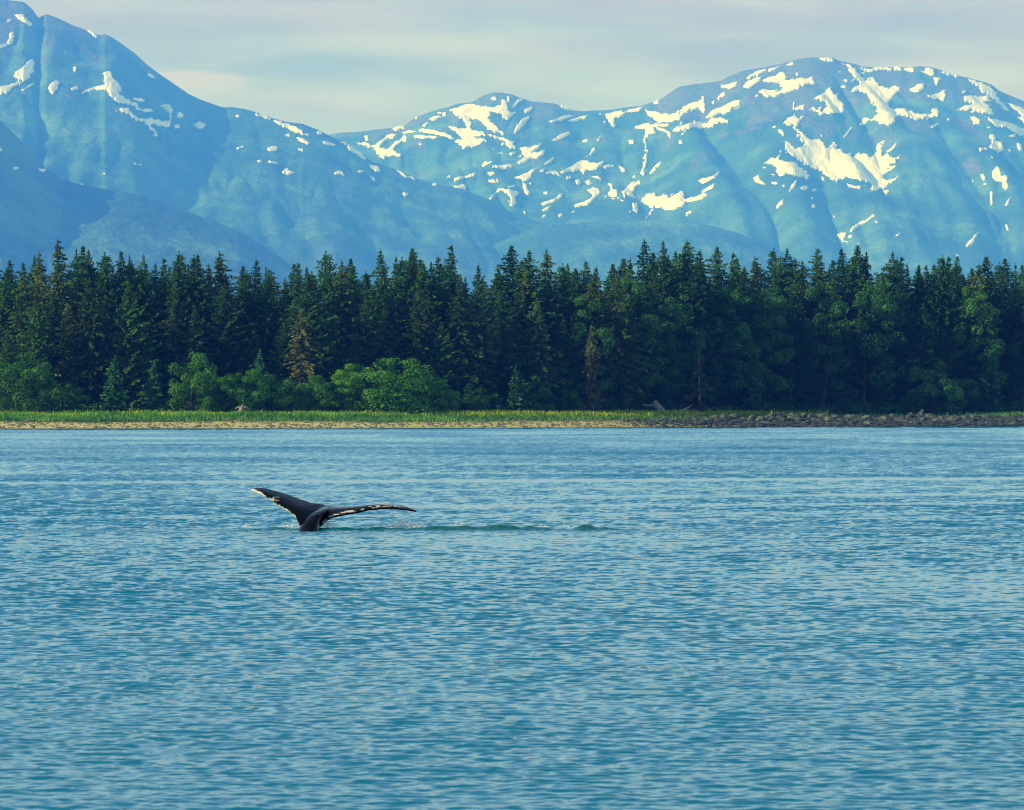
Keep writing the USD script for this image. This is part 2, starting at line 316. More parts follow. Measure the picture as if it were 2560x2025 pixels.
SNOW2 = """100,888 200,912 220,922 235,900 280,870 285,850 360,845 345,865 280,890 260,905 248,935 300,935 340,905 385,865 415,855 415,880 365,915 330,945 370,970 390,985 330,975 290,980 268,1000 235,970 215,933 130,909;150,860 175,855 180,878 160,882;330,808 365,797 400,792 405,807 345,824;385,832 440,822 480,825 400,842;460,850 540,852 620,860 600,870 465,866;490,815 550,812 620,828 700,850 720,875 690,870 620,850 540,835 495,828;560,745 620,725 635,735 575,762;640,712 668,710 668,730 645,732;515,790 550,765 560,775 530,800;690,690 740,675 800,657 850,660 900,670 960,672 1005,665 1015,630 1040,628 1048,665 1060,700 1100,712 1075,730 1050,762 1025,740 1005,715 950,700 940,730 920,745 960,770 975,795 1025,830 1015,840 960,830 920,800 895,770 860,750 820,755 830,775 820,800 835,820 900,830 910,848 850,850 835,862 920,875 915,890 860,905 800,920 770,940 745,905 720,885 770,875 740,840 700,815 670,795 740,800 790,815 790,765 745,740 715,715;920,838 970,850 1030,870 1055,875 1060,888 1100,885 1085,910 1110,935 1060,930 1035,905 1040,890 960,862;1085,840 1110,790 1150,745 1185,725 1190,740 1160,775 1125,815 1090,842;1155,690 1190,672 1215,672 1195,705 1165,715;1085,675 1110,635 1125,620 1155,622 1130,640 1095,672;950,612 980,608 985,625 955,630;1050,605 1065,610 1065,640 1050,640;1310,765 1370,740 1440,722 1470,728 1400,755 1330,772;1430,755 1500,735 1555,725 1540,745 1490,760 1445,768;1330,880 1380,845 1440,830 1450,840 1400,870 1345,888;1110,930 1180,930 1230,912 1270,905 1230,945 1190,965 1240,955 1285,935 1270,975 1225,1000 1180,1010 1130,1032 1110,1020 1150,985 1140,955;1060,965 1095,955 1105,965 1075,978;1285,1030 1320,1000 1345,990 1320,1025 1290,1042;965,1035 1005,1040 1030,1040 1070,1030 1085,1045 1050,1058 1020,1065 985,1055;890,1040 910,1015 960,1015 920,1030 900,1050;1095,1120 1140,1095 1200,1070 1240,1058 1200,1095 1205,1110 1170,1138 1130,1125;1285,1080 1330,1070 1365,1075 1410,1065 1460,1045 1500,1020 1540,1005 1570,1020 1610,1030 1645,1005 1665,1015 1640,1045 1590,1065 1550,1075 1535,1098 1510,1075 1450,1080 1400,1085 1365,1085 1390,1105 1380,1108 1350,1090 1300,1098;1540,990 1580,945 1600,920 1605,945 1575,975;1650,1045 1710,1035 1720,1045 1660,1060;1745,1040 1790,1060 1795,1080 1765,1078;1880,1100 1905,1020 1920,940 1905,880 1915,820 1870,800 1845,820 1860,785 1960,778 2060,775 2060,795 1960,800 1985,830 1940,840 1920,880 1930,960 1925,1040 1905,1105;1940,1090 1975,1045 2015,1012 2010,1035 1970,1075 1950,1097;1665,725 1720,702 1800,697 1850,684 1910,666 1880,700 1800,710 1760,735 1720,745 1735,795 1715,808 1700,775 1675,745;1905,680 1935,700 2000,705 2060,720 2110,705 2134,690 2134,750 2080,765 2000,770 1970,745 1935,725;1980,795 2030,805 2070,830 2080,870 2060,860 2050,835 1990,812;2085,815 2130,790 2134,820 2120,825 2090,830;1965,645 2000,634 2000,652 1970,657;1810,885 1845,882 1845,905 1818,905;1680,1150 1705,1160 1715,1190 1745,1200 1735,1230 1690,1240 1680,1215 1700,1195;1760,1200 1790,1185 1830,1150 1885,1132 1890,1150 1850,1185 1835,1215 1865,1250 1830,1240 1800,1215 1790,1250 1775,1215;1835,1280 1865,1278 1870,1320 1860,1342 1840,1320;1890,1255 1935,1215 1970,1210 1985,1235 2050,1220 2060,1240 2110,1215 2159,1200 2164,1285 2110,1310 2060,1320 2000,1305 1970,1300 1940,1360 1905,1380 1930,1340 1950,1310 1915,1280;1470,1290 1520,1275 1570,1250 1590,1220 1550,1195 1580,1178 1620,1185 1640,1210 1610,1235 1590,1265 1550,1290 1480,1305;1265,1280 1330,1255 1380,1225 1400,1215 1390,1245 1340,1275 1280,1295;1270,1320 1310,1295 1330,1292 1300,1320 1275,1328;940,1250 965,1215 1000,1180 1060,1190 1100,1200 1125,1215 1100,1235 1105,1270 1085,1295 1065,1290 1070,1250 1050,1215 1000,1195 970,1230 950,1255;1145,1150 1170,1155 1175,1190 1200,1210 1180,1235 1160,1215 1150,1185;695,1160 740,1170 770,1160 795,1175 785,1195 740,1192;710,1125 780,1108 830,1090 865,1080 850,1100 780,1122 715,1132;920,1085 960,1075 975,1090 940,1105;930,1130 970,1125 975,1145 935,1145;975,1112 1000,1140 988,1147;1475,1135 1500,1125 1515,1155 1490,1165;1535,1140 1570,1130 1585,1150 1555,1160;1575,1105 1620,1105 1640,1130 1600,1118;1420,1110 1450,1105 1450,1125 1425,1128;1370,1350 1395,1345 1395,1365 1372,1365;1150,1330 1168,1330 1160,1350;1280,1205 1305,1200 1305,1218 1282,1220;2125,880 2148,880 2148,902 2128,902;1052,1170 1105,1160 1095,1175 1055,1182;1370,662 1420,677 1465,696 1430,696 1390,679;1610,885 1640,845 1642,855 1622,888;1520,885 1560,870 1555,885 1525,893"""
SNOW3 = """0,1200 30,1210 30,1250 80,1240 130,1220 180,1215 160,1240 100,1260 40,1275 0,1290;108,1140 150,1120 200,1105 255,1068 235,1105 190,1135 140,1152;130,1205 170,1175 225,1150 205,1178 150,1208;35,1340 70,1322 75,1335 40,1365;255,530 300,535 365,515 350,540 300,560 260,548;230,620 260,590 285,578 280,600 240,632;200,640 222,635 215,652 203,652;165,745 200,695 270,670 340,635 380,632 370,665 300,700 230,725;395,545 420,515 470,490 515,482 510,505 460,545 430,555;415,490 470,458 540,432 548,444 490,480 430,500;550,438 600,423 640,410 600,438 555,450;665,408 710,390 718,402 680,415;525,495 580,480 620,460 660,462 670,490 655,515 700,505 760,490 800,500 850,475 840,500 850,540 810,530 770,540 720,560 660,585 620,590 600,612 550,615 500,585 500,570 550,570 610,575 640,555 635,530 590,515 530,515;725,458 745,458 742,474 728,474;835,630 880,600 920,570 945,548 955,585 990,590 985,625 1030,635 1035,680 1020,710 960,715 900,725 870,715 830,690 800,695 830,668 860,690 890,700 920,670 925,650 880,630;720,685 760,665 785,650 780,690 730,692;708,645 722,640 720,690 708,685;655,775 690,735 720,715 735,740 780,720 765,750 740,780 735,805 770,845 800,855 820,885 870,880 905,890 920,930 950,905 980,890 985,930 1010,940 1050,905 1010,950 1040,975 1070,965 1075,985 1120,955 1130,980 1180,965 1200,990 1230,960 1240,910 1285,885 1270,930 1265,965 1300,970 1330,990 1390,975 1360,1010 1300,1050 1350,1035 1300,1075 1270,1110 1300,1130 1400,1090 1310,1160 1260,1190 1230,1210 1195,1190 1210,1160 1160,1140 1100,1130 1050,1120 1010,1130 970,1140 930,1110 890,1080 840,1055 790,1040 760,1020 730,1000 690,975 655,940 670,920 660,880 690,905 730,930 770,920 790,905 760,880 725,850 750,850 720,810 715,785 680,790;530,1025 570,1000 600,995 620,970 640,965 625,995 650,1010 690,1020 720,1015 740,1045 790,1070 810,1100 800,1130 760,1110 720,1105 680,1090 640,1115 600,1080 620,1060 580,1035;612,815 640,815 655,840 650,860 630,840;880,845 895,850 890,868;460,1120 490,1100 500,1125 540,1160 500,1158 470,1145;570,1140 605,1140 612,1160 580,1158;640,1160 660,1160 655,1180;680,1200 700,1160 735,1125 735,1150 710,1185 690,1208;750,1180 790,1165 805,1180 780,1200;825,1190 855,1180 860,1195 835,1208;885,1110 905,1115 905,1138 890,1132;1040,1150 1090,1165 1145,1170 1130,1188 1060,1175;1275,1200 1310,1190 1320,1210 1295,1225;600,1305 630,1260 650,1250 640,1280 608,1312;825,1290 845,1280 850,1305 830,1308;820,1240 835,1240 832,1255;1020,398 1060,408 1100,435 1150,490 1165,510 1210,490 1250,540 1310,555 1390,545 1370,580 1330,630 1310,670 1350,680 1400,680 1470,700 1520,725 1570,715 1600,685 1640,705 1600,735 1550,742 1500,760 1450,740 1400,725 1350,740 1345,775 1300,792 1250,770 1220,750 1190,755 1150,790 1125,800 1150,740 1160,725 1200,742 1245,715 1225,660 1195,640 1170,590 1130,575 1075,575 1080,555 1140,540 1100,490 1050,430;1010,540 1040,538 1040,552 1012,554;870,366 920,361 965,373 960,390 910,387;1110,420 1170,436 1230,425 1330,426 1330,442 1250,438 1175,455;1340,424 1390,426 1395,446 1345,444;1400,434 1440,426 1470,430 1470,453 1430,450;1510,447 1540,447 1540,424 1590,434 1600,478 1580,480 1545,463;1590,490 1640,490 1610,540;1435,565 1490,535 1530,530 1530,560 1500,580 1450,575;1550,605 1620,580 1665,570 1672,605 1655,635 1620,625;1630,446 1700,463 1755,481 1740,488 1660,466;1800,490 1870,515 1940,535 1980,582 2000,620 2050,670 2070,705 2030,690 1990,640 1940,600 1900,585 1870,550 1830,524;1780,605 1850,605 1930,610 1970,640 1900,635 1940,670 1980,730 1940,715 1880,710 1830,690 1740,690 1780,665 1820,665 1840,650 1785,640;1820,730 1850,735 1895,760 1880,778 1840,780;1910,730 1960,750 2050,770 2110,790 2180,830 2180,875 2100,835 2050,800 1990,800 1950,765;2045,643 2100,663 2180,690 2180,790 2120,740 2150,730 2100,690;2060,850 2110,845 2105,860 2070,862;1940,840 1975,850 1985,885 2025,900 2030,940 2000,965 1970,940 1940,925 1965,890 1945,870;2110,900 2140,910 2148,950 2125,945;1960,1070 1985,1035 2010,1065 2020,1110 2050,1105 2065,1180 2050,1195 2020,1180 2020,1145 1990,1140 1960,1120;1885,1090 1905,1090 1920,1130 1905,1142 1890,1120;1945,1205 1962,1200 1967,1280 1955,1292 1945,1260;2040,1285 2060,1250 2078,1240 2065,1275 2045,1295;2040,1410 2060,1412 2070,1440 2050,1450;985,1475 1020,1455 1055,1460 1040,1490 1030,1505 1065,1530 1020,1520 1000,1500;1055,1475 1085,1475 1080,1490 1058,1492;1065,1455 1090,1415 1150,1385 1210,1350 1225,1355 1170,1395 1110,1430 1075,1458;1350,1480 1375,1460 1390,1460 1370,1485;1790,1545 1810,1520 1835,1500 1850,1470 1880,1458 1850,1500 1840,1530 1800,1555;1570,795 1625,765 1610,795 1580,808;1295,955 1360,895 1360,910 1305,960;1020,870 1070,800 1085,800 1050,850;0,690 60,650 110,640 150,605 160,700 140,710 120,685 60,700 20,725 0,755;0,785 60,775 120,765 170,775 200,750 260,742 310,760 300,778 240,770 200,800 130,805 60,805 0,818;880,930 895,925 893,945;1675,745 1692,748 1688,762;1950,985 1965,985 1962,1000;2060,940 2075,942 2072,960;1875,930 1898,930 1895,950 1880,952;1828,1130 1845,1130 1840,1148;955,1355 972,1355 968,1372;1220,1390 1242,1385 1235,1408"""


def snow(ridge, parent, text, off):
    for k, poly in enumerate(text.split(';')):
        pts = crop(off, [tuple(map(float, q.split(','))) for q in poly.split()])
        P = Polygon(pts).buffer(0.5)
        if not P.is_valid:
            P = P.buffer(0)
        a, b, c, d = P.bounds
        us = np.arange(a - 4, c + 4, 1.0)
        ts0 = np.linspace(0.02, 0.9995, 300)
        mid = np.clip(np.array([a, 0.5 * (a + c), c]), ridge.p[0, 0], ridge.p[-1, 0])
        rows = np.stack([ridge.rowcol(np.full_like(ts0, m), ts0) for m in mid])
        ok = ((rows > b - 40) & (rows < d + 40)).any(0)
        if not ok.any():
            continue
        t0, t1 = ts0[ok].min(), ts0[ok].max()
        ts = np.linspace(t0, t1, max(8, int((t1 - t0) * 850)))
        T, U = np.meshgrid(ts, us, indexing='ij')
        X, Y, Z = ridge(U, T)
        V = HOR - (Z - EYE) * F / Y
        al, ac = U * 0.86 - V * 0.5, U * 0.5 + V * 0.86           # the snow melts out in slanting streaks
        big = min(18.0, 2.0 + 0.30 * math.sqrt(P.area))
        jag = big * (fbm2(al * 0.07, ac * 0.26, 4, 5 + k) - 0.5)
        jag2 = big * (fbm2(al * 0.07 + 40, ac * 0.26, 4, 9 + k) - 0.5)
        ins = shapely.contains_xy(P, U + jag, V + jag2)
        if ins.sum() < 3:
            continue
        vert = ins
        dist = ndimage.distance_transform_edt(vert)
        lift = np.clip(-1.5 + 2.0 * dist, 0, 5.0) * (Y / 15000)
        Pn = np.stack([X, Y - 0.5 * lift, Z + 0.85 * lift], -1).reshape(-1, 3)
        keep = vert[:-1, :-1] & vert[1:, :-1] & vert[:-1, 1:] & vert[1:, 1:]
        if keep.sum() < 2:
            continue
        f = grid_faces(len(ts), len(us), keep)
        ids, inv = np.unique(f, return_inverse=True)
        add('snow_patch', (Pn[ids], inv.reshape(-1, 3)), M_snow, parent, True)


def specks(text, n, seed):
    """The last small remnants that lie round the larger patches."""
    r = np.random.default_rng(seed)
    polys = [p for p in text.split(';') if len(p.split()) > 6]
    out = []
    for _ in range(n):
        x, y = map(float, polys[r.integers(len(polys))].split()[0 if r.random() < 0.3 else -1].split(','))
        x, y = x + r.normal(0, 60), y + 25 + r.normal(0, 45)
        a, l_, w = r.uniform(-0.9, 0.2), r.uniform(7, 20), r.uniform(4, 8)
        c, s_ = math.cos(a), math.sin(a)
        out.append(' '.join(f'{x + p * c - q * s_:.1f},{y + p * s_ + q * c:.1f}' for p, q in ((-l_, 0), (-0.3 * l_, -w), (l_, -0.2 * w), (0.4 * l_, w))))
    return ';' + ';'.join(out)


SNOW2 += specks(SNOW2, 36, 61)
SNOW3 += specks(SNOW3, 36, 62)
snow(R_L, mt_left, SNOW1, 0)
snow(R_C, mt_spur, SNOW1C, 0)
snow(R_L, mt_left, SNOW2L, 850)
snow(R_A, mt_right, SNOW2, 850)
snow(R_A, mt_right, SNOW3, 1700)

# ------------------------------------------------------------------ haze: the sea air between the boat and the mountains
hz = trimesh.creation.box([60000.0 * G, 50000.0 * G, 1450.0 * G + 9.0])
hz.apply_translation([0, 18000.0 * G, (1450.0 * G - 9.0) / 2])
M_haze = usdkit.material(stage, L('sea_air'), {'v': ('principled_volume', {'color': (0.030, 0.150, 1.0), 'absorption_color': (1, 1, 1), 'density': 2.0e-4 / G, 'anisotropy': 0.0})}, [], volume='v.volume')
tag(add('haze', hz, M_haze), kind='stuff')

# ------------------------------------------------------------------ the far shore: beach, bank, grass
def waterline(x):
    x = np.asarray(x, float)
    return np.interp(x, [-2500, -600, -85, -40, 0, 45, 95, 600, 2500], [790, 790, 800, 816, 836, 884, 915, 960, 1000])


def ground(x, y):
    d = np.asarray(y, float) - waterline(x)
    z = np.interp(d, [-400, -30, 0, 9, 21, 30, 46, 120, 400, 900, 1400], [-4, -1.6, 0, 0.75, 1.45, 1.85, 2.25, 4.5, 9, 9, -4])
    lump = (fbm2(np.asarray(x) * 0.22, np.asarray(y) * 0.22, 3, 41) - 0.5)
    return z + np.where(d > 2, 0.5, 0.12) * lump * np.clip(d / 8, 0.0, 1)


def build_land():
    xs = np.concatenate([np.linspace(-2400, -140, 60)[:-1], np.linspace(-140, 140, 401), np.linspace(140, 2400, 60)[1:]])
    ds = np.concatenate([[-400, -30, -8, -3], np.linspace(-1, 60, 96), np.linspace(64, 1400, 60)])
    D, X = np.meshgrid(ds, xs, indexing='ij')
    Y = waterline(X) + D
    V = np.stack([X, Y, ground(X, Y)], -1).reshape(-1, 3)
    tag(usdkit.mesh(stage, '/World/beach', (V, grid_faces(len(ds), len(xs))), L('beach_ground'), True), kind='structure')


usdkit.material(stage, L('beach_ground'), {
    'geo': ('geometry', {}), 'sep': ('separate_xyz', {}),
    'n': ('noise_texture', {'scale': 1.4, 'detail': 6.0, 'roughness': 0.7}),
    'g': ('rgb_ramp', {'ramp': [(0.30, (0.17, 0.15, 0.06)), (0.5, (0.36, 0.32, 0.13)), (0.7, (0.52, 0.47, 0.22))]}),
    'n2': ('noise_texture', {'scale': 0.9, 'detail': 5.0}),
    's': ('rgb_ramp', {'ramp': [(0.35, (0.03, 0.045, 0.012)), (0.65, (0.07, 0.09, 0.025))]}),
    'rx': ('map_range', {'from_min': 14.0, 'from_max': 46.0, 'to_min': 0.0, 'to_max': 0.92, 'clamp': True}),
    'rk': ('rgb_ramp', {'ramp': [(0.35, (0.020, 0.028, 0.032)), (0.55, (0.055, 0.068, 0.058)), (0.75, (0.14, 0.15, 0.09))]}),
    'gm': ('mix_color', {}),
    'wob': ('math', {'math_type': 'multiply_add', 'value2': 0.9, 'value3': -0.45}),
    'zz': ('math', {'math_type': 'add'}),
    'h': ('map_range', {'from_min': 0.95, 'from_max': 1.30, 'to_min': 0.0, 'to_max': 1.0, 'clamp': True}),
    'mix': ('mix_color', {}),
    'wet': ('map_range', {'from_min': 0.02, 'from_max': 0.16, 'to_min': 0.35, 'to_max': 1.0, 'clamp': True}),
    'mul': ('mix_color', {'blend_type': 'multiply', 'fac': 1.0}),
    'p': ('principled_bsdf', {'roughness': 0.9, 'specular_ior_level': 0.2}),
}, [('geo.position', 'sep.vector'), ('geo.position', 'n.vector'), ('geo.position', 'n2.vector'), ('n.fac', 'g.fac'), ('n2.fac', 's.fac'),
    ('n2.fac', 'wob.value1'), ('wob.value', 'zz.value1'), ('sep.z', 'zz.value2'), ('zz.value', 'h.value'), ('h.result', 'mix.fac'), ('n.fac', 'rk.fac'), ('sep.x', 'rx.value'), ('rx.result', 'gm.fac'), ('g.color', 'gm.a'), ('rk.color', 'gm.b'), ('gm.result', 'mix.a'), ('s.color', 'mix.b'),
    ('sep.z', 'wet.value'), ('mix.result', 'mul.a'), ('wet.result', 'mul.b'), ('mul.result', 'p.base_color')], surface='p.BSDF')
build_land()
rng = np.random.default_rng(5)


def strewn_stones(name, label, n, x0, x1, big, stops, seed):
    r = np.random.default_rng(seed)
    ball = trimesh.creation.icosphere(0)
    parts = []
    for _ in range(n):
        x = x0 + (x1 - x0) * (r.random() ** 0.75 if x0 > 0 else r.random())
        y = waterline(x) + r.uniform(0.3, 19 if x < 20 else 26)
        s = (abs(r.normal(0, 0.10)) + 0.06) * big
        v = ball.vertices * s * np.array([r.uniform(0.8, 1.8), r.uniform(0.8, 1.4), r.uniform(0.4, 0.9)]) + r.normal(0, 0.12 * s, ball.vertices.shape)
        parts.append((v + [x, y, float(ground(x, y)) + 0.2 * s], ball.faces))
    M = usdkit.material(stage, L(name + '_look'), {'geo': ('geometry', {}), 'r': ('rgb_ramp', {'ramp': stops}), 'p': ('principled_bsdf', {'roughness': 0.9})},
                        [('geo.random_per_island', 'r.fac'), ('r.color', 'p.base_color')], surface='p.BSDF')
    tag(add(name, join(parts), M), label, 'stones', kind='stuff')


TAN = [(0.0, (0.10, 0.095, 0.055)), (0.4, (0.26, 0.235, 0.11)), (0.75, (0.36, 0.32, 0.14)), (1.0, (0.60, 0.56, 0.34))]
GREY = [(0.0, (0.014, 0.022, 0.029)), (0.4, (0.046, 0.06, 0.064)), (0.75, (0.10, 0.12, 0.095)), (1.0, (0.28, 0.30, 0.19))]
strewn_stones('beach_stones', 'small tan stones scattered over the open beach', 3200, -100, 46, 1.0, TAN, 15)
strewn_stones('shore_stones', 'dark grey and olive stones between the boulders on the right shore', 3600, 20, 114, 2.1, GREY, 16)


def grass(name, label, n, x0, x1, d0, d1, h0, h1, stops, lean=0.25, seed=1, dens=None):
    r = np.random.default_rng(seed)
    x = r.uniform(x0, x1, n); d = r.uniform(d0, d1, n)
    if dens is not None:
        k = r.random(n) < dens(x, d); x, d = x[k], d[k]; n = len(x)
    y = waterline(x) + d
    z = ground(x, y)
    h = r.uniform(h0, h1, n) * (0.6 + 0.8 * fbm2(x * 0.25, y * 0.25, 3, seed + 3))
    w = r.uniform(0.05, 0.13, n)
    a = r.uniform(0, math.pi, n)
    base = np.stack([x, y, z - 0.05], -1)
    sd = np.stack([np.cos(a), np.sin(a), 0 * a], -1) * w[:, None]
    tip = base + np.stack([r.normal(0, lean, n) * h + 0.15 * h, r.normal(0, lean, n) * h, h], -1)
    tip2 = tip + sd * r.uniform(0.5, 1.6, (n, 1)) - np.array([0, 0, 1.0]) * (0.25 * h * r.random(n))[:, None]
    V = np.stack([base - sd, base + sd, tip2, tip], 1).reshape(-1, 3)
    q = np.arange(n)[:, None] * 4
    f = np.vstack([q + [0, 1, 2], q + [0, 2, 3]])
    M = usdkit.material(stage, L(name + '_look'), {
        'geo': ('geometry', {}), 'n': ('noise_texture', {'scale': 0.12, 'detail': 4.0, 'roughness': 0.65}),
        'i': ('math', {'math_type': 'multiply_add', 'value2': 0.30, 'value3': -0.15}), 'a': ('math', {'math_type': 'add'}),
        'r': ('rgb_ramp', {'ramp': stops}), 'd': ('principled_bsdf', {'roughness': 0.7, 'specular_ior_level': 0.2}), 't': ('translucent_bsdf', {}), 'm': ('mix_closure', {'fac': 0.3}),
    }, [('geo.position', 'n.vector'), ('geo.random_per_island', 'i.value1'), ('i.value', 'a.value1'), ('n.fac', 'a.value2'), ('a.value', 'r.fac'), ('r.color', 'd.base_color'), ('r.color', 't.color'), ('d.BSDF', 'm.closure1'), ('t.BSDF', 'm.closure2')], surface='m.closure')
    tag(add(name, (V, f), M), label, 'grass', kind='stuff')


YEL = [(0.25, (0.135, 0.243, 0.016)), (0.42, (0.297, 0.365, 0.022)), (0.58, (0.513, 0.486, 0.030)), (0.8, (0.567, 0.432, 0.068))]
GRN = [(0.25, (0.049, 0.196, 0.028)), (0.5, (0.098, 0.322, 0.042)), (0.75, (0.210, 0.420, 0.056))]
BLU = [(0.25, (0.046, 0.156, 0.039)), (0.5, (0.117, 0.260, 0.052)), (0.75, (0.286, 0.364, 0.078))]
lo_edge = lambda x: np.interp(x, [-100, -60, -20, 10, 35, 60, 200], [0.9, 1.0, 0.75, 0.5, 0.18, 0.05, 0.0])
grass('beach_grass', 'low blue green grass along the upper edge of the beach', 26000, -105, 40, 13.5, 27, 0.35, 0.75, BLU, seed=61, dens=lambda x, d: lo_edge(x) * np.clip((d - 13.5 - 2.0 * np.sin(x * 0.11) - 1.2 * np.sin(x * 0.37 + 1)) / 5, 0.0, 1))
grass('tall_grass', 'bright green tall grass on the bank at the left', 22000, -105, -8, 23, 42, 0.6, 1.1, GRN, seed=62, dens=lambda x, d: np.clip((-8 - x) / 30, 0.1, 1))
grass('meadow_grass', 'yellow green seeding grass between the beach and the trees', 34000, -105, 62, 25, 46, 0.6, 1.25, YEL, seed=63, dens=lambda x, d: np.interp(x, [-105, -60, -25, 25, 62], [0.55, 0.4, 1, 0.9, 0.05]))
grass('bank_grass', 'dull green grass behind the rocks at the right', 9000, 40, 125, 27, 46, 0.3, 0.8, BLU, seed=64, dens=lambda x, d: np.interp(x, [40, 60, 88, 96, 125], [0.25, 0.10, 0.10, 1, 1]))


# ------------------------------------------------------------------ trees: trunk, limbs and a crown of sprays or leaves
def flat_cards(p, axis, side, length, width, r):
    """One bent diamond of foliage (two triangles) at each place p, along axis, as wide as width across side."""
    n = len(p)
    mid = p + axis * (length * r.uniform(0.35, 0.6, n))[:, None]
    tip = p + axis * length[:, None]
    V = np.stack([p, mid - side * width[:, None], tip, mid + side * width[:, None]], 1).reshape(-1, 3)
    q = np.arange(n)[:, None] * 4
    return V, np.vstack([q + [0, 1, 2], q + [0, 2, 3]])


def unit(a):
    return a / (np.linalg.norm(a, axis=-1, keepdims=True) + 1e-9)


def spruce(seed, H, R, start=0.05, power=0.75, droop=0.25, gap=0.75, sparse=1.0, spire=0.0):
    """A conifer with whorls of drooping boughs, each bough a row of needle sprays."""
    r = np.random.default_rng(seed)
    vs = []
    trunk_lean = r.normal(0, 0.006, 2)
    z = start * H
    side_gap = r.uniform(0, 2 * math.pi)
    while z < H * 0.985:
        q = z / H
        rad = R * ((1 - q) ** power) * (1 - spire * np.exp(-((q - 0.86) / 0.10) ** 2)) + 0.12
        rad *= min(1.0, (1 - q) / 0.16) ** 0.55
        rad *= np.clip((q - start) / 0.10 * 0.5 + 0.6, 0.5, 1)
        nb = r.integers(4, 7)
        a0 = r.uniform(0, 2 * math.pi)
        for b in range(nb):
            if r.random() > sparse:
                continue
            a = a0 + b * 2 * math.pi / nb + r.normal(0, 0.25)
            ln = rad * r.choice([0.5, 0.78, 1.0, 1.3], p=[.22, .30, .33, .15]) * r.uniform(0.85, 1.12) * (1 - 0.18 * np.cos(a - side_gap))
            ns = max(3, int(ln / 0.34))
            s = (np.arange(ns) + r.uniform(0.2, 0.9)) / ns
            dirv = np.array([math.cos(a), math.sin(a), 0.0])
            rise = 0.30 * (1 - q) + 0.45 * q - droop
            dz = ln * (rise * s - 0.55 * droop * s ** 2 + 0.22 * np.clip(s - 0.65, 0, 1))
            p = dirv * (ln * s)[:, None] + np.stack([0 * s, 0 * s, z + dz], -1)
            for rep in range(4):
                sa = a + r.normal(0, 0.8, ns) * (1.1 - 0.5 * s)
                ax = unit(np.stack([np.cos(sa), np.sin(sa), r.normal(-0.15 - 0.6 * droop, 0.32, ns)], -1))
                sd = unit(np.stack([-np.sin(sa), np.cos(sa), r.normal(0, 1.0, ns)], -1))
                l_ = r.uniform(0.6, 1.15, ns) * (0.6 + 0.4 * (1 - q)) * min(1.0, 0.45 + ln / 2.4)
                vs.append(flat_cards(p + r.normal(0, 0.07, p.shape), ax, sd, l_, l_ * r.uniform(0.22, 0.36, ns), r))
            hang = r.random(ns) < 0.8
            if hang.any():
                k = hang.sum(); sa = r.uniform(0, 2 * math.pi, k)
                ax = unit(np.stack([0.35 * np.cos(sa), 0.35 * np.sin(sa), -np.ones(k)], -1))
                sd = np.stack([-np.sin(sa), np.cos(sa), 0 * sa], -1)
                l_ = r.uniform(0.45, 1.0, k) * (0.45 + 0.55 * (1 - q))
                vs.append(flat_cards(p[hang], ax, sd, l_, l_ * 0.28, r))
        z += gap * r.uniform(0.75, 1.3) * (0.50 + 0.50 * (1 - q))
    # leader
    k = 14; sa = r.uniform(0, 2 * math.pi, k)
    pz = np.stack([0 * sa, 0 * sa, H * (0.945 + 0.045 * r.random(k))], -1)
    ax = unit(np.stack([np.cos(sa) * 0.3, np.sin(sa) * 0.3, 0.8 + 0 * sa], -1))
    vs.append(flat_cards(pz, ax, np.stack([-np.sin(sa), np.cos(sa), 0 * sa], -1), np.full(k, 0.55), np.full(k, 0.09), r))
    crown = join(vs)
    zz = np.linspace(0, 1, 9)
    r0 = 0.012 * H + 0.05
    trunk = tube(np.stack([trunk_lean[0] * H * zz ** 2, trunk_lean[1] * H * zz ** 2, H * zz - 0.4 * (1 - zz)], -1), r0 * (1 - zz) ** 0.8 + 0.015, 7)
    return trunk, crown


def broadleaf(seed, H, R, n_leaf=5200, lobes=26, leaf=0.34, low=0.12):
    """A bushy broad-leaved tree: several stems, and leaves on the outside of many uneven clumps."""
    r = np.random.default_rng(seed)
    c, rad = [], []
    for _ in range(lobes):
        q = r.uniform(low, 1.0)
        wid = R * math.sqrt(max(0.03, 1 - (abs(q - 0.42) / 0.62) ** 2.2))
        a, rr = r.uniform(0, 2 * math.pi), wid * math.sqrt(r.uniform(0.1, 1))
        s = r.uniform(0.12, 0.24) * min(H, 2 * R) * (1.05 - 0.45 * q)
        c.append([rr * math.cos(a), rr * math.sin(a), q * H - 0.55 * s]); rad.append(s)
    c, rad = np.array(c), np.array(rad)
    w = rad ** 2 / (rad ** 2).sum()
    k = r.choice(lobes, n_leaf, p=w)
    d = unit(r.normal(0, 1, (n_leaf, 3)) + [0, 0, 0.35])
    p = c[k] + d * rad[k][:, None] * np.array([1.0, 1.0, 0.72]) * r.uniform(0.72, 1.08, (n_leaf, 1))
    p[:, 2] = np.maximum(p[:, 2], 0.15)
    # leaf faces lie mostly outward and upward, with scatter
    nrm = unit(d + [0, 0, 0.5] + r.normal(0, 0.45, (n_leaf, 3)))
    ax = unit(np.cross(nrm, unit(r.normal(0, 1, (n_leaf, 3)))))
    sd = np.cross(nrm, ax)
    l_ = leaf * r.uniform(0.6, 1.3, n_leaf)
    crown = flat_cards(p - ax * (l_ / 2)[:, None], ax, sd, l_, l_ * 0.36, r)
    stems = []
    for j in range(6):
        g = c[r.integers(lobes)]
        m_ = g * [0.45, 0.45, 0.55]
        stems.append(tube([[0.12 * math.cos(j), 0.12 * math.sin(j), -0.3], m_ * 0.6, m_, g], np.array([0.022, 0.016, 0.012, 0.005]) * H * 0.8, 5))
    return join(stems), crown


protos = {}


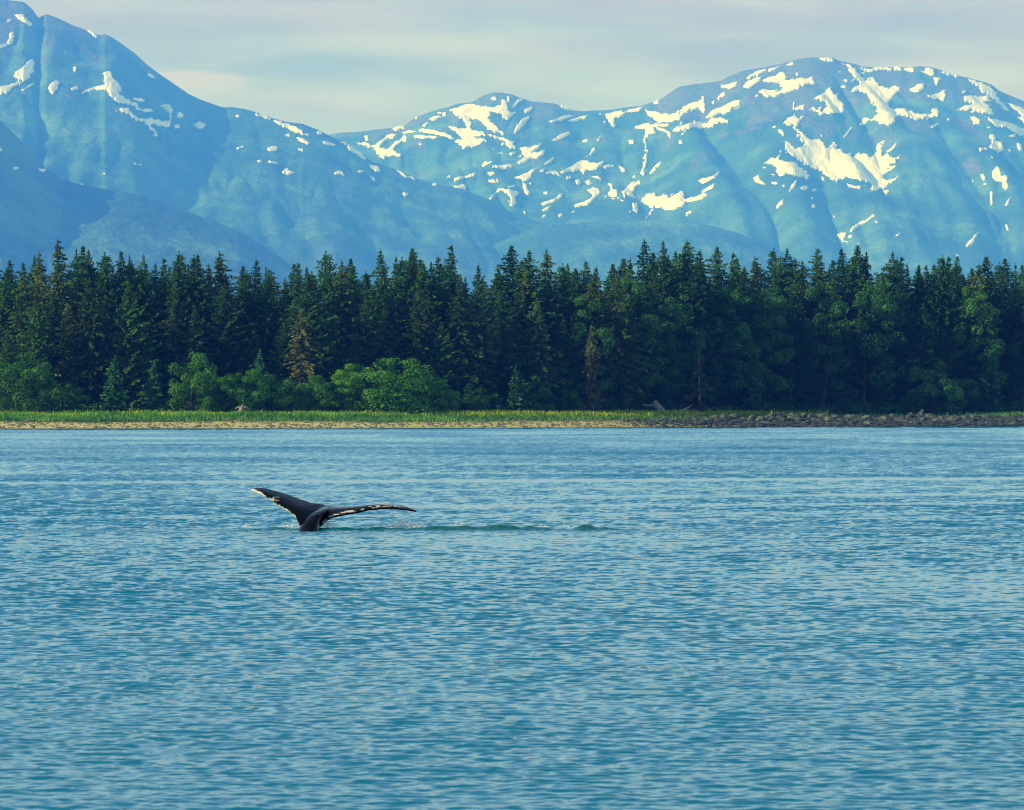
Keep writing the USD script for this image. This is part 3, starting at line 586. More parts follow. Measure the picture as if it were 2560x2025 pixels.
def prototype(key, trunk, crown, mat, bark):
    c = stage.CreateClassPrim(L(key))
    c.SetTypeName('Xform')
    usdkit.mesh(stage, L(key) + '/trunk', trunk, bark, True)
    m = usdkit.mesh(stage, L(key) + '/crown', crown, mat, False)
    m.CreateDoubleSidedAttr(True)
    protos[key] = L(key)


SH = 30.0
for i, (R_, st, pw, dr_, gp, sp, spi, mat) in enumerate([
        (7.2, 0.03, 0.62, 0.26, 0.72, 1.0, 0.0, M_spruce),
        (6.6, 0.05, 0.55, 0.34, 0.78, 0.95, 0.15, M_spruce),
        (8.2, 0.02, 0.70, 0.20, 0.74, 0.97, 0.25, M_spruce),
        (5.8, 0.05, 0.52, 0.30, 0.70, 0.95, 0.0, M_spruce),
        (7.4, 0.03, 0.60, 0.36, 0.82, 0.92, 0.20, M_spruce_olive),
        (6.4, 0.06, 0.55, 0.42, 0.86, 0.88, 0.25, M_spruce_olive),
        (8.4, 0.03, 0.50, 0.16, 0.78, 0.97, 0.40, M_spruce),
        (5.2, 0.05, 0.64, 0.28, 0.66, 0.92, 0.25, M_spruce)]):
    prototype(f'spruce_kind_{i}', *spruce(100 + i, SH, R_, st, pw, dr_, gp, sp, spi), mat, M_bark)
prototype('bare_kind', *spruce(150, SH, 5.0, 0.03, 0.55, 0.46, 0.8, 0.85), M_grey_needles, M_bark)
for i in range(3):
    prototype(f'young_kind_{i}', *spruce(160 + i, 10.0, 2.5 - 0.3 * i, 0.02, 0.9, 0.08, 0.42, 1.0), M_spruce_young, M_bark)
for i in range(4):
    prototype(f'alder_kind_{i}', *broadleaf(170 + i, 9.0, 5.0 - 0.4 * i, 12000, 46, 0.26), M_alder, M_bark)
for i in range(3):
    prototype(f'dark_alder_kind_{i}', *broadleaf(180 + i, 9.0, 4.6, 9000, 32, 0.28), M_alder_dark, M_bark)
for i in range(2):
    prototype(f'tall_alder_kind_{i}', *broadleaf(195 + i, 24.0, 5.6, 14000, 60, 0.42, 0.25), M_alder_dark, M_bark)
prototype('snag_kind', *spruce(190, 12.0, 2.6, 0.08, 0.8, 0.46, 0.9, 0.42), M_grey_needles, M_pale_wood)


def plant(key, name, label, cat, x, y, scale, rz, group=None, sink=0.1):
    z = float(ground(x, y)) - sink
    t = thing(name, label, cat, (x, y, z), rz, scale if np.ndim(scale) else (scale,) * 3, group)
    t.GetReferences().AddInternalReference(Sdf.Path(protos[key]))
    t.SetInstanceable(True)
    return t


WORDS = 'first second third fourth fifth sixth seventh eighth ninth tenth eleventh twelfth thirteenth fourteenth fifteenth sixteenth seventeenth eighteenth nineteenth twentieth'.split()


def nth(k):
    if k < 20:
        return WORDS[k]
    tens = 'twenty thirty forty fifty sixty seventy eighty ninety'.split()
    t, o = divmod(k + 1, 10)
    if t >= 10:
        return 'hundred and ' + nth(k - 100)
    return {2: 'twentieth', 3: 'thirtieth', 4: 'fortieth', 5: 'fiftieth', 6: 'sixtieth', 7: 'seventieth', 8: 'eightieth', 9: 'ninetieth'}[t] if o == 0 else tens[t - 2] + '-' + WORDS[o - 1]


SKYLINE = [(19, 670), (58, 655), (97, 625), (144, 592), (191, 622), (207, 612), (261, 636), (303, 626), (324, 638), (353, 669), (410, 641), (438, 660), (452, 649), (470, 660), (496, 664), (522, 654), (549, 625), (611, 677), (642, 647), (665, 665), (678, 672), (712, 690), (746, 654), (767, 664), (815, 628), (854, 675), (882, 659), (914, 678), (951, 622), (990, 639), (1031, 618), (1058, 656), (1078, 654), (1096, 639), (1128, 609), (1163, 690), (1195, 660), (1245, 665), (1279, 610), (1323, 626), (1366, 617), (1407, 660), (1437, 672), (1465, 651), (1491, 665), (1532, 656), (1559, 643), (1576, 641), (1611, 597), (1658, 602), (1718, 600), (1749, 623), (1793, 613), (1833, 628), (1861, 662), (1887, 636), (1934, 620), (1968, 622), (2006, 646), (2045, 617), (2074, 668), (2103, 620), (2144, 610), (2166, 622), (2210, 664), (2254, 638), (2268, 657), (2315, 660), (2335, 660), (2356, 654), (2372, 638), (2393, 638), (2430, 668), (2466, 638), (2513, 644), (2539, 657), (2557, 672)]
LOOKS_ = ['slender', 'tall', 'broad', 'ragged', 'dense', 'spiky']


def edge(x):
    """Where the front of the forest stands: it bulges towards the water left of the rocks and draws back behind them."""
    return waterline(x) + np.interp(x, [-200, 0, 30, 45, 60, 200], [47, 47, 45, 45, 52, 54])


rt = np.random.default_rng(8)
order = sorted(range(len(SKYLINE)), key=lambda k: SKYLINE[k][0])
inview = [k for k in order if 0 <= SKYLINE[k][0] <= 2560]
for k in order:
    u, v = SKYLINE[k]
    Y0 = 880 if u < 1550 else 980
    x = (u - 1280) / F * Y0
    Y = float(edge(x)) + rt.uniform(9, 30)
    x = (u - 1280) / F * Y
    top = EYE + (HOR - v) / F * Y
    H = top - float(ground(x, Y)) + 0.1
    sz = rt.uniform(0.72, 1.22)
    narrow = 0.62 if any(abs(u - o[0]) < 26 and o[1] < v - 8 for o in SKYLINE if o != SKYLINE[k]) else 1.0
    key = f'spruce_kind_{rt.choice([0, 1, 2, 3, 4, 6, 7, 7, 3])}'
    s = H / SH
    rel = 'tall' if v < 628 else 'shorter' if v > 655 else 'middling'
    n_ = inview.index(k) if k in inview else 0
    half = len(inview) // 2
    where = f'{nth(n_)} treetop on the skyline from the left' if n_ < half else f'{nth(len(inview) - 1 - n_)} treetop on the skyline from the right'
    plant(key, 'spruce_tree', f'{rel} dark spruce, {where}', 'spruce', x, Y, (s * sz * narrow, s * sz * narrow, s), rt.uniform(0, 360), 'spruces that make the skyline')

# the wall of trees below the skyline: front rows
front = []
x = -108.0
while x < 116:
    front.append((x + rt.uniform(-0.6, 0.6), rt.uniform(0.5, 6.0), rt.uniform(0.45, 0.88))); x += rt.uniform(2.8, 6.4)
second = []
x = -110.0
while x < 118:
    second.append((x, rt.uniform(6, 16), rt.uniform(0.68, 0.98))); x += rt.uniform(2.8, 6.0)
third = []
x = -112.0
while x < 120:
    third.append((x, rt.uniform(18, 38), rt.uniform(0.83, 0.96))); x += rt.uniform(3.0, 5.0)
for row, rn in ((front, 'front'), (second, 'second'), (third, 'hindmost')):
    row[:] = [q for q in row if abs(q[0]) < 0.1067 * (edge(q[0]) + q[1]) + 2.5]
    vis = row
    for q in row:
        x, d, hs = q
        Y = float(edge(x)) + d
        big = 30.5 if x < 25 else 33.0
        H = hs * big
        key = f'spruce_kind_{rt.choice([0, 1, 2, 3, 4, 4, 5, 5, 6] if rn == "front" else [0, 0, 2, 2, 4, 6, 6])}'
        s = H / SH
        n_ = vis.index(q) if q in vis else 0
        where = f'{nth(n_)} from the left' if n_ < len(vis) // 2 else f'{nth(len(vis) - 1 - n_)} from the right'
        tone = {'4': 'olive green', '5': 'browny green'}.get(key[-1], 'dark green')
        plant(key, 'spruce_tree', f'{tone} spruce, {where} in the {rn} row of the forest', 'spruce', x, Y, (s * rt.uniform(0.85, 1.1),) * 2 + (s,), rt.uniform(0, 360), f'spruces in the {rn} row')


def plant_at(key, name, label, cat, u, v_top, d, H0, widen=1.0, rz=None, group=None):
    """Puts a tree whose top shows at column u, row v_top, d metres behind the front of the forest (or before it)."""
    x = (u - 1280) / F * (860 if u < 1500 else 965)
    Y = float(edge(x)) + d
    x = (u - 1280) / F * Y
    H = EYE + (HOR - v_top) / F * Y - float(ground(x, Y)) + 0.1
    s = H / H0
    return plant(key, name, label, cat, x, Y, (s * widen, s * widen, s), rt.uniform(0, 360) if rz is None else rz, group)


# trees that stand out by themselves
plant_at('bare_kind', 'spruce_tree', 'half bare greyish brown spruce with drooping grey boughs above the green bushes', 'spruce', 752, 770, -4.5, SH, 1.35)
plant_at('bare_kind', 'spruce_tree', 'thin rusty brown spruce left of the pale slender trunk', 'spruce', 1478, 810, -4.0, SH, 0.75)
plant_at('spruce_kind_5', 'spruce_tree', 'yellow brown thin crowned spruce with a pale bare lower trunk', 'spruce', 1541, 672, -2.5, SH, 0.9)
plant_at('spruce_kind_5', 'spruce_tree', 'small brown topped spruce in the middle of the forest wall', 'spruce', 1350, 775, -3.0, SH, 0.9)
plant_at('snag_kind', 'dead_tree', 'pale dead spruce with drooping broken branches behind the driftwood', 'tree', 1748, 862, -7.0, 12.0, 1.1)
YOUNG = [(287, 893, 'bright young conifer in front of the forest, larger of the pair at the left'), (386, 905, 'bluish young conifer right of the larger bright one'), (435, 948, 'smallest young conifer, right of the bluish one'), (1290, 915, 'slim young conifer in the middle of the forest foot'), (1560, 950, 'young conifer beside the leaning pale trunk'), (1660, 940, 'young conifer right of the leaning pale trunk'), (650, 880, 'young conifer behind the bushes left of the half bare spruce'), (1885, 905, 'young conifer in the shade above the rocks'), (2480, 880, 'young conifer near the right edge of the photo')]
for k, (u, v, lab) in enumerate(YOUNG):
    plant_at(f'young_kind_{k % 3}', 'young_conifer', lab, 'conifer', u, v, -6.5, 10.0, 0.95)
ALDER = [(50, 882, 1.05, 'leafy green alder at the left edge of the photo'), (100, 905, 0.9, 'leafy green alder right beside the one at the left edge'), (480, 880, 0.8, 'alder with tall thin crown half hidden among dark spruces'), (565, 935, 0.9, 'low bright alder left of the driftwood stump'), (612, 920, 0.75, 'small alder just behind the driftwood stump'), (672, 930, 0.95, 'bright green alder right of the driftwood stump'), (782, 938, 0.8, 'yellow green alder at the foot of the half bare spruce'), (835, 955, 0.9, 'low leafy alder left of the largest bright one'), (890, 955, 0.8, 'low alder bush in front of the largest bright one'), (980, 888, 1.25, 'largest bright green alder with a domed crown'), (1060, 928, 1.0, 'pointed bright alder right of the largest one'), (940, 950, 0.9, 'leafy bush under the dome of the largest bright alder'), (1010, 965, 0.9, 'low bush between the largest alder and the pointed one'), (715, 945, 0.95, 'leafy alder between the bright one and the half bare spruce'), (748, 972, 0.9, 'low bush right under the half bare spruce'), (865, 925, 0.9, 'alder with a lopsided crown left of the largest bright one'), (905, 905, 0.8, 'tall narrow alder touching the left side of the largest one'), (1095, 955, 0.9, 'low alder at the right end of the bright bushes'), (530, 962, 0.9, 'low alder at the left end of the bright bushes')]
for k, (u, v, w, lab) in enumerate(ALDER):
    plant_at(f'dark_alder_kind_{k % 3}' if k < 3 else f'alder_kind_{k % 4}', 'alder_tree', lab, 'alder', u, v, -10.0 + 0.9 * (k % 3), 9.0, w * (1.0 if k < 3 else 1.22))
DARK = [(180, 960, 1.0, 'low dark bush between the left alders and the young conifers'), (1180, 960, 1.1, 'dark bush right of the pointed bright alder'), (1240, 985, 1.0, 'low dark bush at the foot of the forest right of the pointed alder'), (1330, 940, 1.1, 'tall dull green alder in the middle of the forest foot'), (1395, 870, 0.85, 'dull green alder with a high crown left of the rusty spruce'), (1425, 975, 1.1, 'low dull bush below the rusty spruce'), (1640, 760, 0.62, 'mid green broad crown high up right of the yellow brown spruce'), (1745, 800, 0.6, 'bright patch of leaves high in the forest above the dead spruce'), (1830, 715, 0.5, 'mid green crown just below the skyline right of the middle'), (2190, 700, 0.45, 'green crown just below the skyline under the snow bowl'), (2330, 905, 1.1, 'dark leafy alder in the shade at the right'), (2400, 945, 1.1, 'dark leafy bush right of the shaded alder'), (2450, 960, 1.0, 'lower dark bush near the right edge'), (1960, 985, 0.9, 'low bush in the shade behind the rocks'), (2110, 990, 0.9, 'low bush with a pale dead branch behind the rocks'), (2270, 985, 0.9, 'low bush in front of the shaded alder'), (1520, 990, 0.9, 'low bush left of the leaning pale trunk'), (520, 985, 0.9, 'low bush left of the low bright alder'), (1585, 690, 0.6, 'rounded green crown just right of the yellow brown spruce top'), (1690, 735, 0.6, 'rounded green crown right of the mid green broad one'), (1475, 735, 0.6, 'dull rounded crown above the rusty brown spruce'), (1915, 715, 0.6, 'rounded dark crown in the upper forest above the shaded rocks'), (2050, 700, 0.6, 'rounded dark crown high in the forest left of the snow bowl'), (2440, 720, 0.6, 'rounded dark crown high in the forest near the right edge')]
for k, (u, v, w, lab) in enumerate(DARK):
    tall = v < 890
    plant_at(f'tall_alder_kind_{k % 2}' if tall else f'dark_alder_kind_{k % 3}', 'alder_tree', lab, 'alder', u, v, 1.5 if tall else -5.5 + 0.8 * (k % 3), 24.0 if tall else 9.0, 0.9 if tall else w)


def undergrowth():
    """The dense low growth under the first trees that nobody could count."""
    r = np.random.default_rng(19)
    n = 30000
    x = r.uniform(-112, 120, n)
    y = edge(x) + r.uniform(-3.5, 6, n)
    top = 1.2 + 3.2 * fbm2(x * 0.16, y * 0.16, 3, 51) ** 1.5 * np.clip((y - edge(x) + 4) / 5, 0.2, 1)
    p = np.stack([x, y, ground(x, y) + top * r.random(n) ** 0.7], -1)
    nrm = unit(r.normal(0, 0.6, (n, 3)) + [0, -0.5, 0.6])
    ax = unit(np.cross(nrm, r.normal(0, 1, (n, 3)))); sd = np.cross(nrm, ax)
    l_ = r.uniform(0.25, 0.55, n)
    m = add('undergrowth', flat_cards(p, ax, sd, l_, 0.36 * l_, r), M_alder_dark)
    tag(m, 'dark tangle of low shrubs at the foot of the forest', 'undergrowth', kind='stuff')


undergrowth()


# ------------------------------------------------------------------ rocks, driftwood, pale trunks
def rock_shape(seed):
    r = np.random.default_rng(seed)
    m = trimesh.creation.icosphere(3)
    v = m.vertices * [1.0, 0.8, 0.72]
    for _ in range(14):                                  # broken faces
        d = unit(r.normal(0, 1, 3)); lim = r.uniform(0.42, 0.8)
        h = v @ d
        v = v - d * np.maximum(h - lim, 0)[:, None] * 0.85
    v = v + unit(v) * (0.55 * (meshkit.fbm(v * 2.6 + seed, 4, seed) - 0.5))[:, None]
    return v, m.faces


for i in range(6):
    c = stage.CreateClassPrim(L(f'rock_kind_{i}')); c.SetTypeName('Xform')
    usdkit.mesh(stage, L(f'rock_kind_{i}/stone'), rock_shape(300 + i), M_rock, 40)
rr = np.random.default_rng(44)
# (column, row of its top, half width in pixels)
ROCKS = [(1788, 1040, 11), (1812, 1037, 9), (1836, 1036, 11), (1802, 1050, 12), (1858, 1045, 12), (1880, 1040, 10), (1872, 1054, 14), (1902, 1044, 14), (1925, 1040, 11), (1945, 1034, 13), (1912, 1056, 16), (1960, 1050, 18), (1980, 1036, 14), (1996, 1046, 14), (2010, 1036, 12), (2030, 1037, 12), (2052, 1034, 13), (2040, 1052, 16), (2072, 1044, 12), (2090, 1038, 12), (2086, 1056, 14), (2110, 1046, 15), (2128, 1038, 14), (2146, 1048, 13), (2165, 1040, 13), (2176, 1054, 14), (2198, 1050, 13), (2214, 1042, 12), (2230, 1036, 11), (2236, 1052, 13), (2254, 1046, 12), (2262, 1062, 11), (2276, 1034, 9), (2296, 1036, 10), (2290, 1054, 14), (2306, 1030, 7), (2312, 1044, 10), (2324, 1036, 9), (2340, 1052, 13), (2352, 1042, 9), (2366, 1048, 11), (2384, 1042, 14), (2402, 1052, 14), (2420, 1040, 14), (2436, 1036, 12), (2446, 1046, 12), (2462, 1038, 13), (2478, 1058, 11), (2492, 1048, 12), (2512, 1050, 13), (2536, 1048, 13), (2556, 1050, 13), (1766, 1046, 9), (1740, 1046, 8), (1716, 1050, 7), (1690, 1052, 7), (1664, 1054, 7), (1640, 1052, 7), (1610, 1056, 6), (2020, 1060, 12), (2130, 1060, 12), (2215, 1062, 11), (2350, 1062, 10), (2420, 1062, 10), (2530, 1061, 10)]
ROCKS.sort()
for k, (u, v, w) in enumerate(ROCKS):
    row = 'low' if v >= 1054 else 'tall' if v <= 1038 else 'middling'
    d = {'low': 5.0, 'tall': 19.0, 'middling': 12.0}[row] + rr.uniform(-2, 2)
    x = (u - 1280) / F * 930
    Y = float(waterline(x)) + d
    x = (u - 1280) / F * Y
    g = float(ground(x, Y))
    hgt = max(0.45, EYE + (HOR - v) / F * Y - g)
    wd = w / F * Y * 1.7
    size = 'large' if w >= 14 else 'small' if w <= 9 else 'medium'
    t = thing('boulder', f'{row} {size} olive grey boulder, {nth(k)} from the left along the rocky shore' if k < 33 else f'{row} {size} olive grey boulder, {nth(len(ROCKS) - 1 - k)} from the right along the rocky shore', 'boulder', (x, Y, g + 0.30 * hgt), rr.uniform(0, 360), (wd, wd, hgt * 1.35), 'boulders along the right shore')
    t.GetReferences().AddInternalReference(Sdf.Path(L(f'rock_kind_{rr.integers(6)}')))
    t.SetInstanceable(True)


def log(name, label, pts, radii, mat, roots=None, branches=None):
    t = thing(name, label, 'driftwood' if 'drift' in name else 'log')
    add('trunk', tube(pts, radii, 9), mat, t, True)
    for br in (roots or []):
        add('root', tube(br[0], br[1], 6), mat, t, True)
    for br in (branches or []):
        add('branch', tube(br[0], br[1], 5), mat, t, True)
    return t


def A(u, v, d):
    x = (u - 1280) / F * (860 if u < 1500 else 940)
    return at(u, v, float(waterline(x)) + d)


log('driftwood_log', 'pinkish grey driftwood trunk with splayed roots lying on the bank left of the rocks',
    [A(1636, 1009, 38), A(1648, 1021, 36), A(1662, 1033, 33), A(1678, 1046, 29), A(1692, 1051, 27)], [0.75, 0.62, 0.5, 0.42, 0.25], M_pale_wood,
    roots=[([A(1678, 1047, 29), A(1686, 1041, 28), A(1690, 1034, 28)], [0.28, 0.2, 0.07]), ([A(1684, 1050, 28), A(1700, 1045, 28), A(1712, 1037, 28)], [0.36, 0.32, 0.16]), ([A(1690, 1051, 27), A(1702, 1052, 27), A(1708, 1047, 27)], [0.25, 0.2, 0.1]), ([A(1640, 1012, 38), A(1625, 1014, 38), A(1606, 1012, 38)], [0.25, 0.15, 0.05])])
log('driftwood_branch', 'bent grey driftwood branch rising behind the splayed roots',
    [A(1694, 1034, 36), A(1704, 1026, 37), A(1714, 1022, 38), A(1724, 1017, 39), A(1732, 1008, 40)], [0.16, 0.2, 0.18, 0.13, 0.05], M_pale_wood,
    branches=[([A(1710, 1024, 37), A(1718, 1026, 37), A(1722, 1023, 37)], [0.12, 0.1, 0.04])])
log('leaning_log', 'pale bare trunk leaning against the forest foot left of the driftwood', [A(1586, 961, 43), A(1597, 972, 42.5), A(1610, 988, 42)], [0.15, 0.22, 0.25], M_pale_wood)
log('driftwood_stump', 'grey brown driftwood stump with tangled roots standing in the green grass', [A(604, 1034, 31), A(604, 1026, 31), A(603, 1018, 31)], [0.30, 0.42, 0.5], M_pale_wood,
    roots=[([A(604, 1022, 31), A(612, 1018, 31), A(622, 1022, 31)], [0.3, 0.2, 0.08]), ([A(603, 1020, 31), A(596, 1018, 31), A(588, 1022, 31)], [0.3, 0.2, 0.08]), ([A(604, 1020, 30), A(606, 1014, 30), A(604, 1011, 30)], [0.25, 0.15, 0.06]), ([A(600, 1026, 30), A(595, 1030, 30), A(592, 1036, 30)], [0.2, 0.12, 0.06])])
log('driftwood_log', 'bleached white log lying on the tan beach below the stump', [A(583, 1053.5, 16), A(594, 1052, 16), A(606, 1053, 16)], [0.10, 0.17, 0.08], M_pale_wood)
log('driftwood_log', 'small pale log lying on the beach near the left edge', [A(56, 1056, 14), A(68, 1052, 15), A(73, 1047, 15)], [0.06, 0.10, 0.04], M_pale_wood)
log('dead_branch', 'pale dead branch hanging over the low bushes behind the rocks', [A(2055, 986, 47), A(2080, 984, 46), A(2100, 985, 46), A(2115, 978, 46), A(2130, 984, 46)], [0.03, 0.06, 0.08, 0.08, 0.04], M_bark)
log('driftwood_post', 'thin pale upright post of driftwood standing on the tall rocks', [A(1928, 1042, 20), A(1929, 1034, 20), A(1930, 1027, 20)], [0.16, 0.14, 0.10], M_pale_wood)
for k, (u, v0, v1, lean, lab) in enumerate([(1538, 790, 930, 3, 'pale slender bare trunk of the yellow brown spruce'), (1594, 850, 930, 0, 'thin grey trunk in the dark gap, left of the other two'), (1608, 858, 935, 2, 'thin grey trunk in the dark gap, middle of the three'), (1630, 840, 930, -1, 'thin grey trunk in the dark gap, right of the other two'), (2160, 870, 960, 2, 'pale thin trunk standing out in the shaded forest at the right')]):
    d = 46.0 if u < 1700 else 52.0
    base = A(u, 1015, d); top = A(u + lean, v0, d)
    t = thing('bare_trunk', lab, 'tree')
    add('trunk', tube([base + [0, 0, -0.6], 0.5 * (base + top), top], [0.22, 0.15, 0.06], 7), M_pale_wood if k == 0 else M_bark, t, True)
    for j in range(5):
        p = base + (top - base) * (0.35 + 0.13 * j)
        a = rr.uniform(0, 6.28)
        add('branch', tube([p, p + [0.7 * math.cos(a), 0.7 * math.sin(a), -0.05], p + [1.3 * math.cos(a), 1.3 * math.sin(a), -0.4]], [0.05, 0.035, 0.012], 4), M_bark, t, True)

WATER_BODY = (0.001, 0.098, 0.182)
# ------------------------------------------------------------------ water: one sheet, waves as real relief, finer towards the boat
def build_water():
    rng = np.random.default_rng(11)
    near = np.concatenate([np.linspace(1.0, 31.0, 16)[:-1], 1 / np.linspace(1 / 31.0, 1 / 930.0, 660)])
    extra = np.arange(122.6, 126.4, 0.085)
    far = 930.0 * (32000.0 / 930.0) ** np.linspace(0, 1, 24)[1:]
    r = np.unique(np.concatenate([near[(near < 122.5) | (near > 126.5)], extra, far]))
    inner = np.radians(np.linspace(-6.9, 6.9, 960))
    outer = np.radians(6.9 + 0.0134 * np.cumsum(1.0158 ** np.arange(1, 131)))               # coarser and coarser to either side
    inner = np.concatenate([-outer[::-1], inner, outer])
    edge_ = math.degrees(outer[-1])
    side = np.radians(edge_ + (180 - edge_) * np.linspace(0, 1, 48)[1:] ** 2.6)
    phi = np.concatenate([-side[::-1], inner, side])
    nr, nc = len(r), len(phi)
    R, PH = np.meshgrid(r, phi, indexing='ij')
    dr = np.gradient(r)[:, None]
    jit = rng.uniform(-0.5, 0.5, (nr, 1)) * dr
    X, Y = R * np.sin(PH), R * np.cos(PH)
    Xe, Ye = (R + jit) * np.sin(PH), (R + jit) * np.cos(PH)
    # calm and ruffled stretches: slicks lie as long bands across the inlet
    band = fbm2(X * 0.012 + 3, Y * 0.05, 4, 21)
    patch = fbm2(X * 0.10, Y * 0.035, 3, 22)
    rough = 0.50 + 0.66 * np.clip((patch - 0.25) * 2, 0, 1) * np.clip(0.55 + 1.4 * (band - 0.3), 0.35, 1.35)
    yy = Y - 0.30 * X - 6.0 * (fbm2(X * 0.03, X * 0 + 1.0, 3, 24) - 0.5)

    def slick(y0, w, depth, x0=-1e9, x1=1e9):
        return 1 - depth * np.exp(-((yy - y0) / w) ** 2) * (1 / (1 + np.exp(np.clip(-(X - x0) / 3.0, -50, 50)))) * (1 / (1 + np.exp(np.clip((X - x1) / 3.0, -50, 50))))
    calm = slick(213, 5.2, 0.73) * slick(173, 3.2, 0.66, x0=0) * slick(157, 2.6, 0.60, x0=-16) * slick(144, 2.4, 0.56, x1=10) * slick(136, 1.6, 0.42, x0=2) * slick(190, 2.0, 0.35)
    calm = calm * np.where(R < 130, 1.0, np.where(R < 235, 1.25, 1.0))
    calm = calm * np.where(R < 230, 1.0, 1.0 + 0.18 * np.clip((R - 230) / 60, 0, 1) * np.clip((560 - R) / 160, 0, 1))
    streak = fbm2(X * 0.010 + 7, Y * 0.16, 3, 27)
    calm = calm * np.clip(1.0 - 1.5 * np.clip(streak - 0.52, 0, 1), 0.6, 1)
    rough = rough * calm
    n_w = 84
    lam = np.exp(rng.uniform(np.log(0.07), np.log(1.9), n_w))
    ang = rng.normal(0.18, 0.48, n_w) + np.where(rng.random(n_w) < 0.25, math.pi, 0)
    k = 2 * math.pi / lam
    kx, ky = k * np.sin(ang), k * np.cos(ang)
    ph = rng.uniform(0, 2 * math.pi, n_w)
    s_i = np.exp(-0.5 * ((np.log(lam) - np.log(0.22)) / 0.75) ** 2)
    s_i *= 0.185 * math.sqrt(2) / math.sqrt((s_i ** 2).sum())
    Z = np.zeros((nr, nc)); SX = np.zeros((nr, nc)); SY = np.zeros((nr, nc))
    sel = np.abs(phi) < math.radians(40)
    Xs, Ys, rs = Xe[:, sel].astype(np.float32), Ye[:, sel].astype(np.float32), rough[:, sel].astype(np.float32)
    z = np.zeros_like(Xs); sx = np.zeros_like(Xs); sy = np.zeros_like(Xs)
    for i in range(n_w):
        a = kx[i] * Xs + ky[i] * Ys + ph[i]
        seen = np.clip(lam[i] / (2.2 * dr) - 0.5, 0, 1)                     # relief only where the sheet is fine enough to carry it
        keep = np.clip(lam[i] / (1.0 * dr), 0.02, 1) ** np.interp(r, [80, 125, 190, 320], [0.22, 0.42, 0.62, 0.62])[:, None]
        s, c = np.sin(a), np.cos(a)
        z += (s_i[i] / k[i]) * (s * seen).astype(np.float32)
        g = (s_i[i] * keep * c).astype(np.float32)
        sx += g * math.sin(ang[i]); sy += g * math.cos(ang[i])
    # waves too fine for the sheet: at a low angle one sees their near faces and not their far ones, so the sheet leans a little
    unseen = np.sqrt(sum(s_i[i] ** 2 / 2 * (1 - np.clip(lam[i] / (2.2 * dr) - 0.5, 0, 1)) for i in range(n_w)))
    lean = np.minimum(0.95 * unseen, unseen ** 2 / (EYE / r)[:, None])
    Z[:, sel], SX[:, sel] = z * rs, sx * rs
    sg = np.std(sy, axis=1, keepdims=True)
    sy = sy + 1.1 * np.maximum(sy - 0.8 * sg, 0) - 0.25 * np.maximum(-sy - 0.8 * sg, 0)      # ripples have steep near faces
    SY[:, sel] = np.maximum((sy + lean) * rs, np.where(r > 60, 0.3 * EYE / r, -1.0 + 0 * r)[:, None])
    # the disturbed line the diving animal leaves: a low broken ridge of water and a ring round the tail
    wx = X
    prof = np.interp(wx, [-8.6, -7.6, -6.6, -5.6, -4.6, -3.2, -2.2, -1.2, -0.2, 0.9, 1.5, 2.0, 2.9, 3.6, 5.0, 6.2, 6.9, 8.0], [0, 0.02, 0.06, 0.10, 0.10, 0.12, 0.10, 0.15, 0.17, 0.12, 0.05, 0.12, 0.05, 0.02, 0.01, 0.05, 0.02, 0])
    prof = prof * np.clip(2.4 * fbm2(wx * 1.1, wx * 0 + 2.2, 3, 31) - 0.25, 0.15, 1.8) * (0.7 + 0.6 * fbm2(wx * 4.5, wx * 0 + 6.2, 2, 35))
    yc = 124.55 + 0.3 * (fbm2(wx * 0.7, wx * 0 + 9.0, 2, 32) - 0.5)
    e = np.exp(-((Y - yc) / 0.34) ** 2)
    hump = prof * e
    Z += hump
    SY += -2 * (Y - yc) / 0.34 ** 2 * hump
    SX += np.gradient(hump, axis=1) / np.maximum(np.gradient(X, axis=1), 1e-4) * (R > 118) * (R < 132) * sel[None, :]
    shore = np.clip((R - 640) / 120, 0, 1)
    Z *= 1 - 0.9 * shore
    N = np.stack([-SX, -SY, np.ones_like(SX)], -1)
    N /= np.linalg.norm(N, axis=-1, keepdims=True)
    churn = np.clip(prof / 0.14, 0, 1) * np.exp(-((Y - yc) / 0.55) ** 2)
    V = np.stack([X, Y, Z], -1).reshape(-1, 3)
    f = grid_faces(nr, nc)
    # close the ring behind the boat and the small hole under it
    close = np.array([[(i) * nc + nc - 1, (i) * nc, (i + 1) * nc] for i in range(nr - 1)] + [[(i) * nc + nc - 1, (i + 1) * nc, (i + 1) * nc + nc - 1] for i in range(nr - 1)])
    V = np.vstack([V, [[0, 0, 0]]])
    c0 = len(V) - 1
    fan = np.array([[c0, j + 1, j] for j in range(nc - 1)] + [[c0, 0, nc - 1]])
    f = np.vstack([f[:, ::-1], close[:, ::-1], fan[:, ::-1]])
    a, b, c = V[f[0, 0]], V[f[0, 1]], V[f[0, 2]]
    if np.cross(b - a, c - a)[2] < 0:
        f = f[:, ::-1]
    N = np.vstack([N.reshape(-1, 3), [[0, 0, 1.0]]])
    ch = np.append(churn.reshape(-1), 0.0)
    ru = np.append(np.clip(calm, 0, 1).reshape(-1), 1.0)
    m = UsdGeom.Mesh.Define(stage, '/World/water')
    m.CreatePointsAttr(Vt.Vec3fArray.FromNumpy(V.astype(np.float32)))
    m.CreateFaceVertexCountsAttr(Vt.IntArray.FromNumpy(np.full(len(f), 3, np.int32)))
    m.CreateFaceVertexIndicesAttr(Vt.IntArray.FromNumpy(np.ascontiguousarray(f).astype(np.int32).ravel()))
    m.CreateSubdivisionSchemeAttr('none')
    m.CreateNormalsAttr(Vt.Vec3fArray.FromNumpy(N.astype(np.float32)))
    m.SetNormalsInterpolation('vertex')
    UsdGeom.PrimvarsAPI(m).CreatePrimvar('churn', Sdf.ValueTypeNames.FloatArray, 'vertex').Set(Vt.FloatArray.FromNumpy(ch.astype(np.float32)))
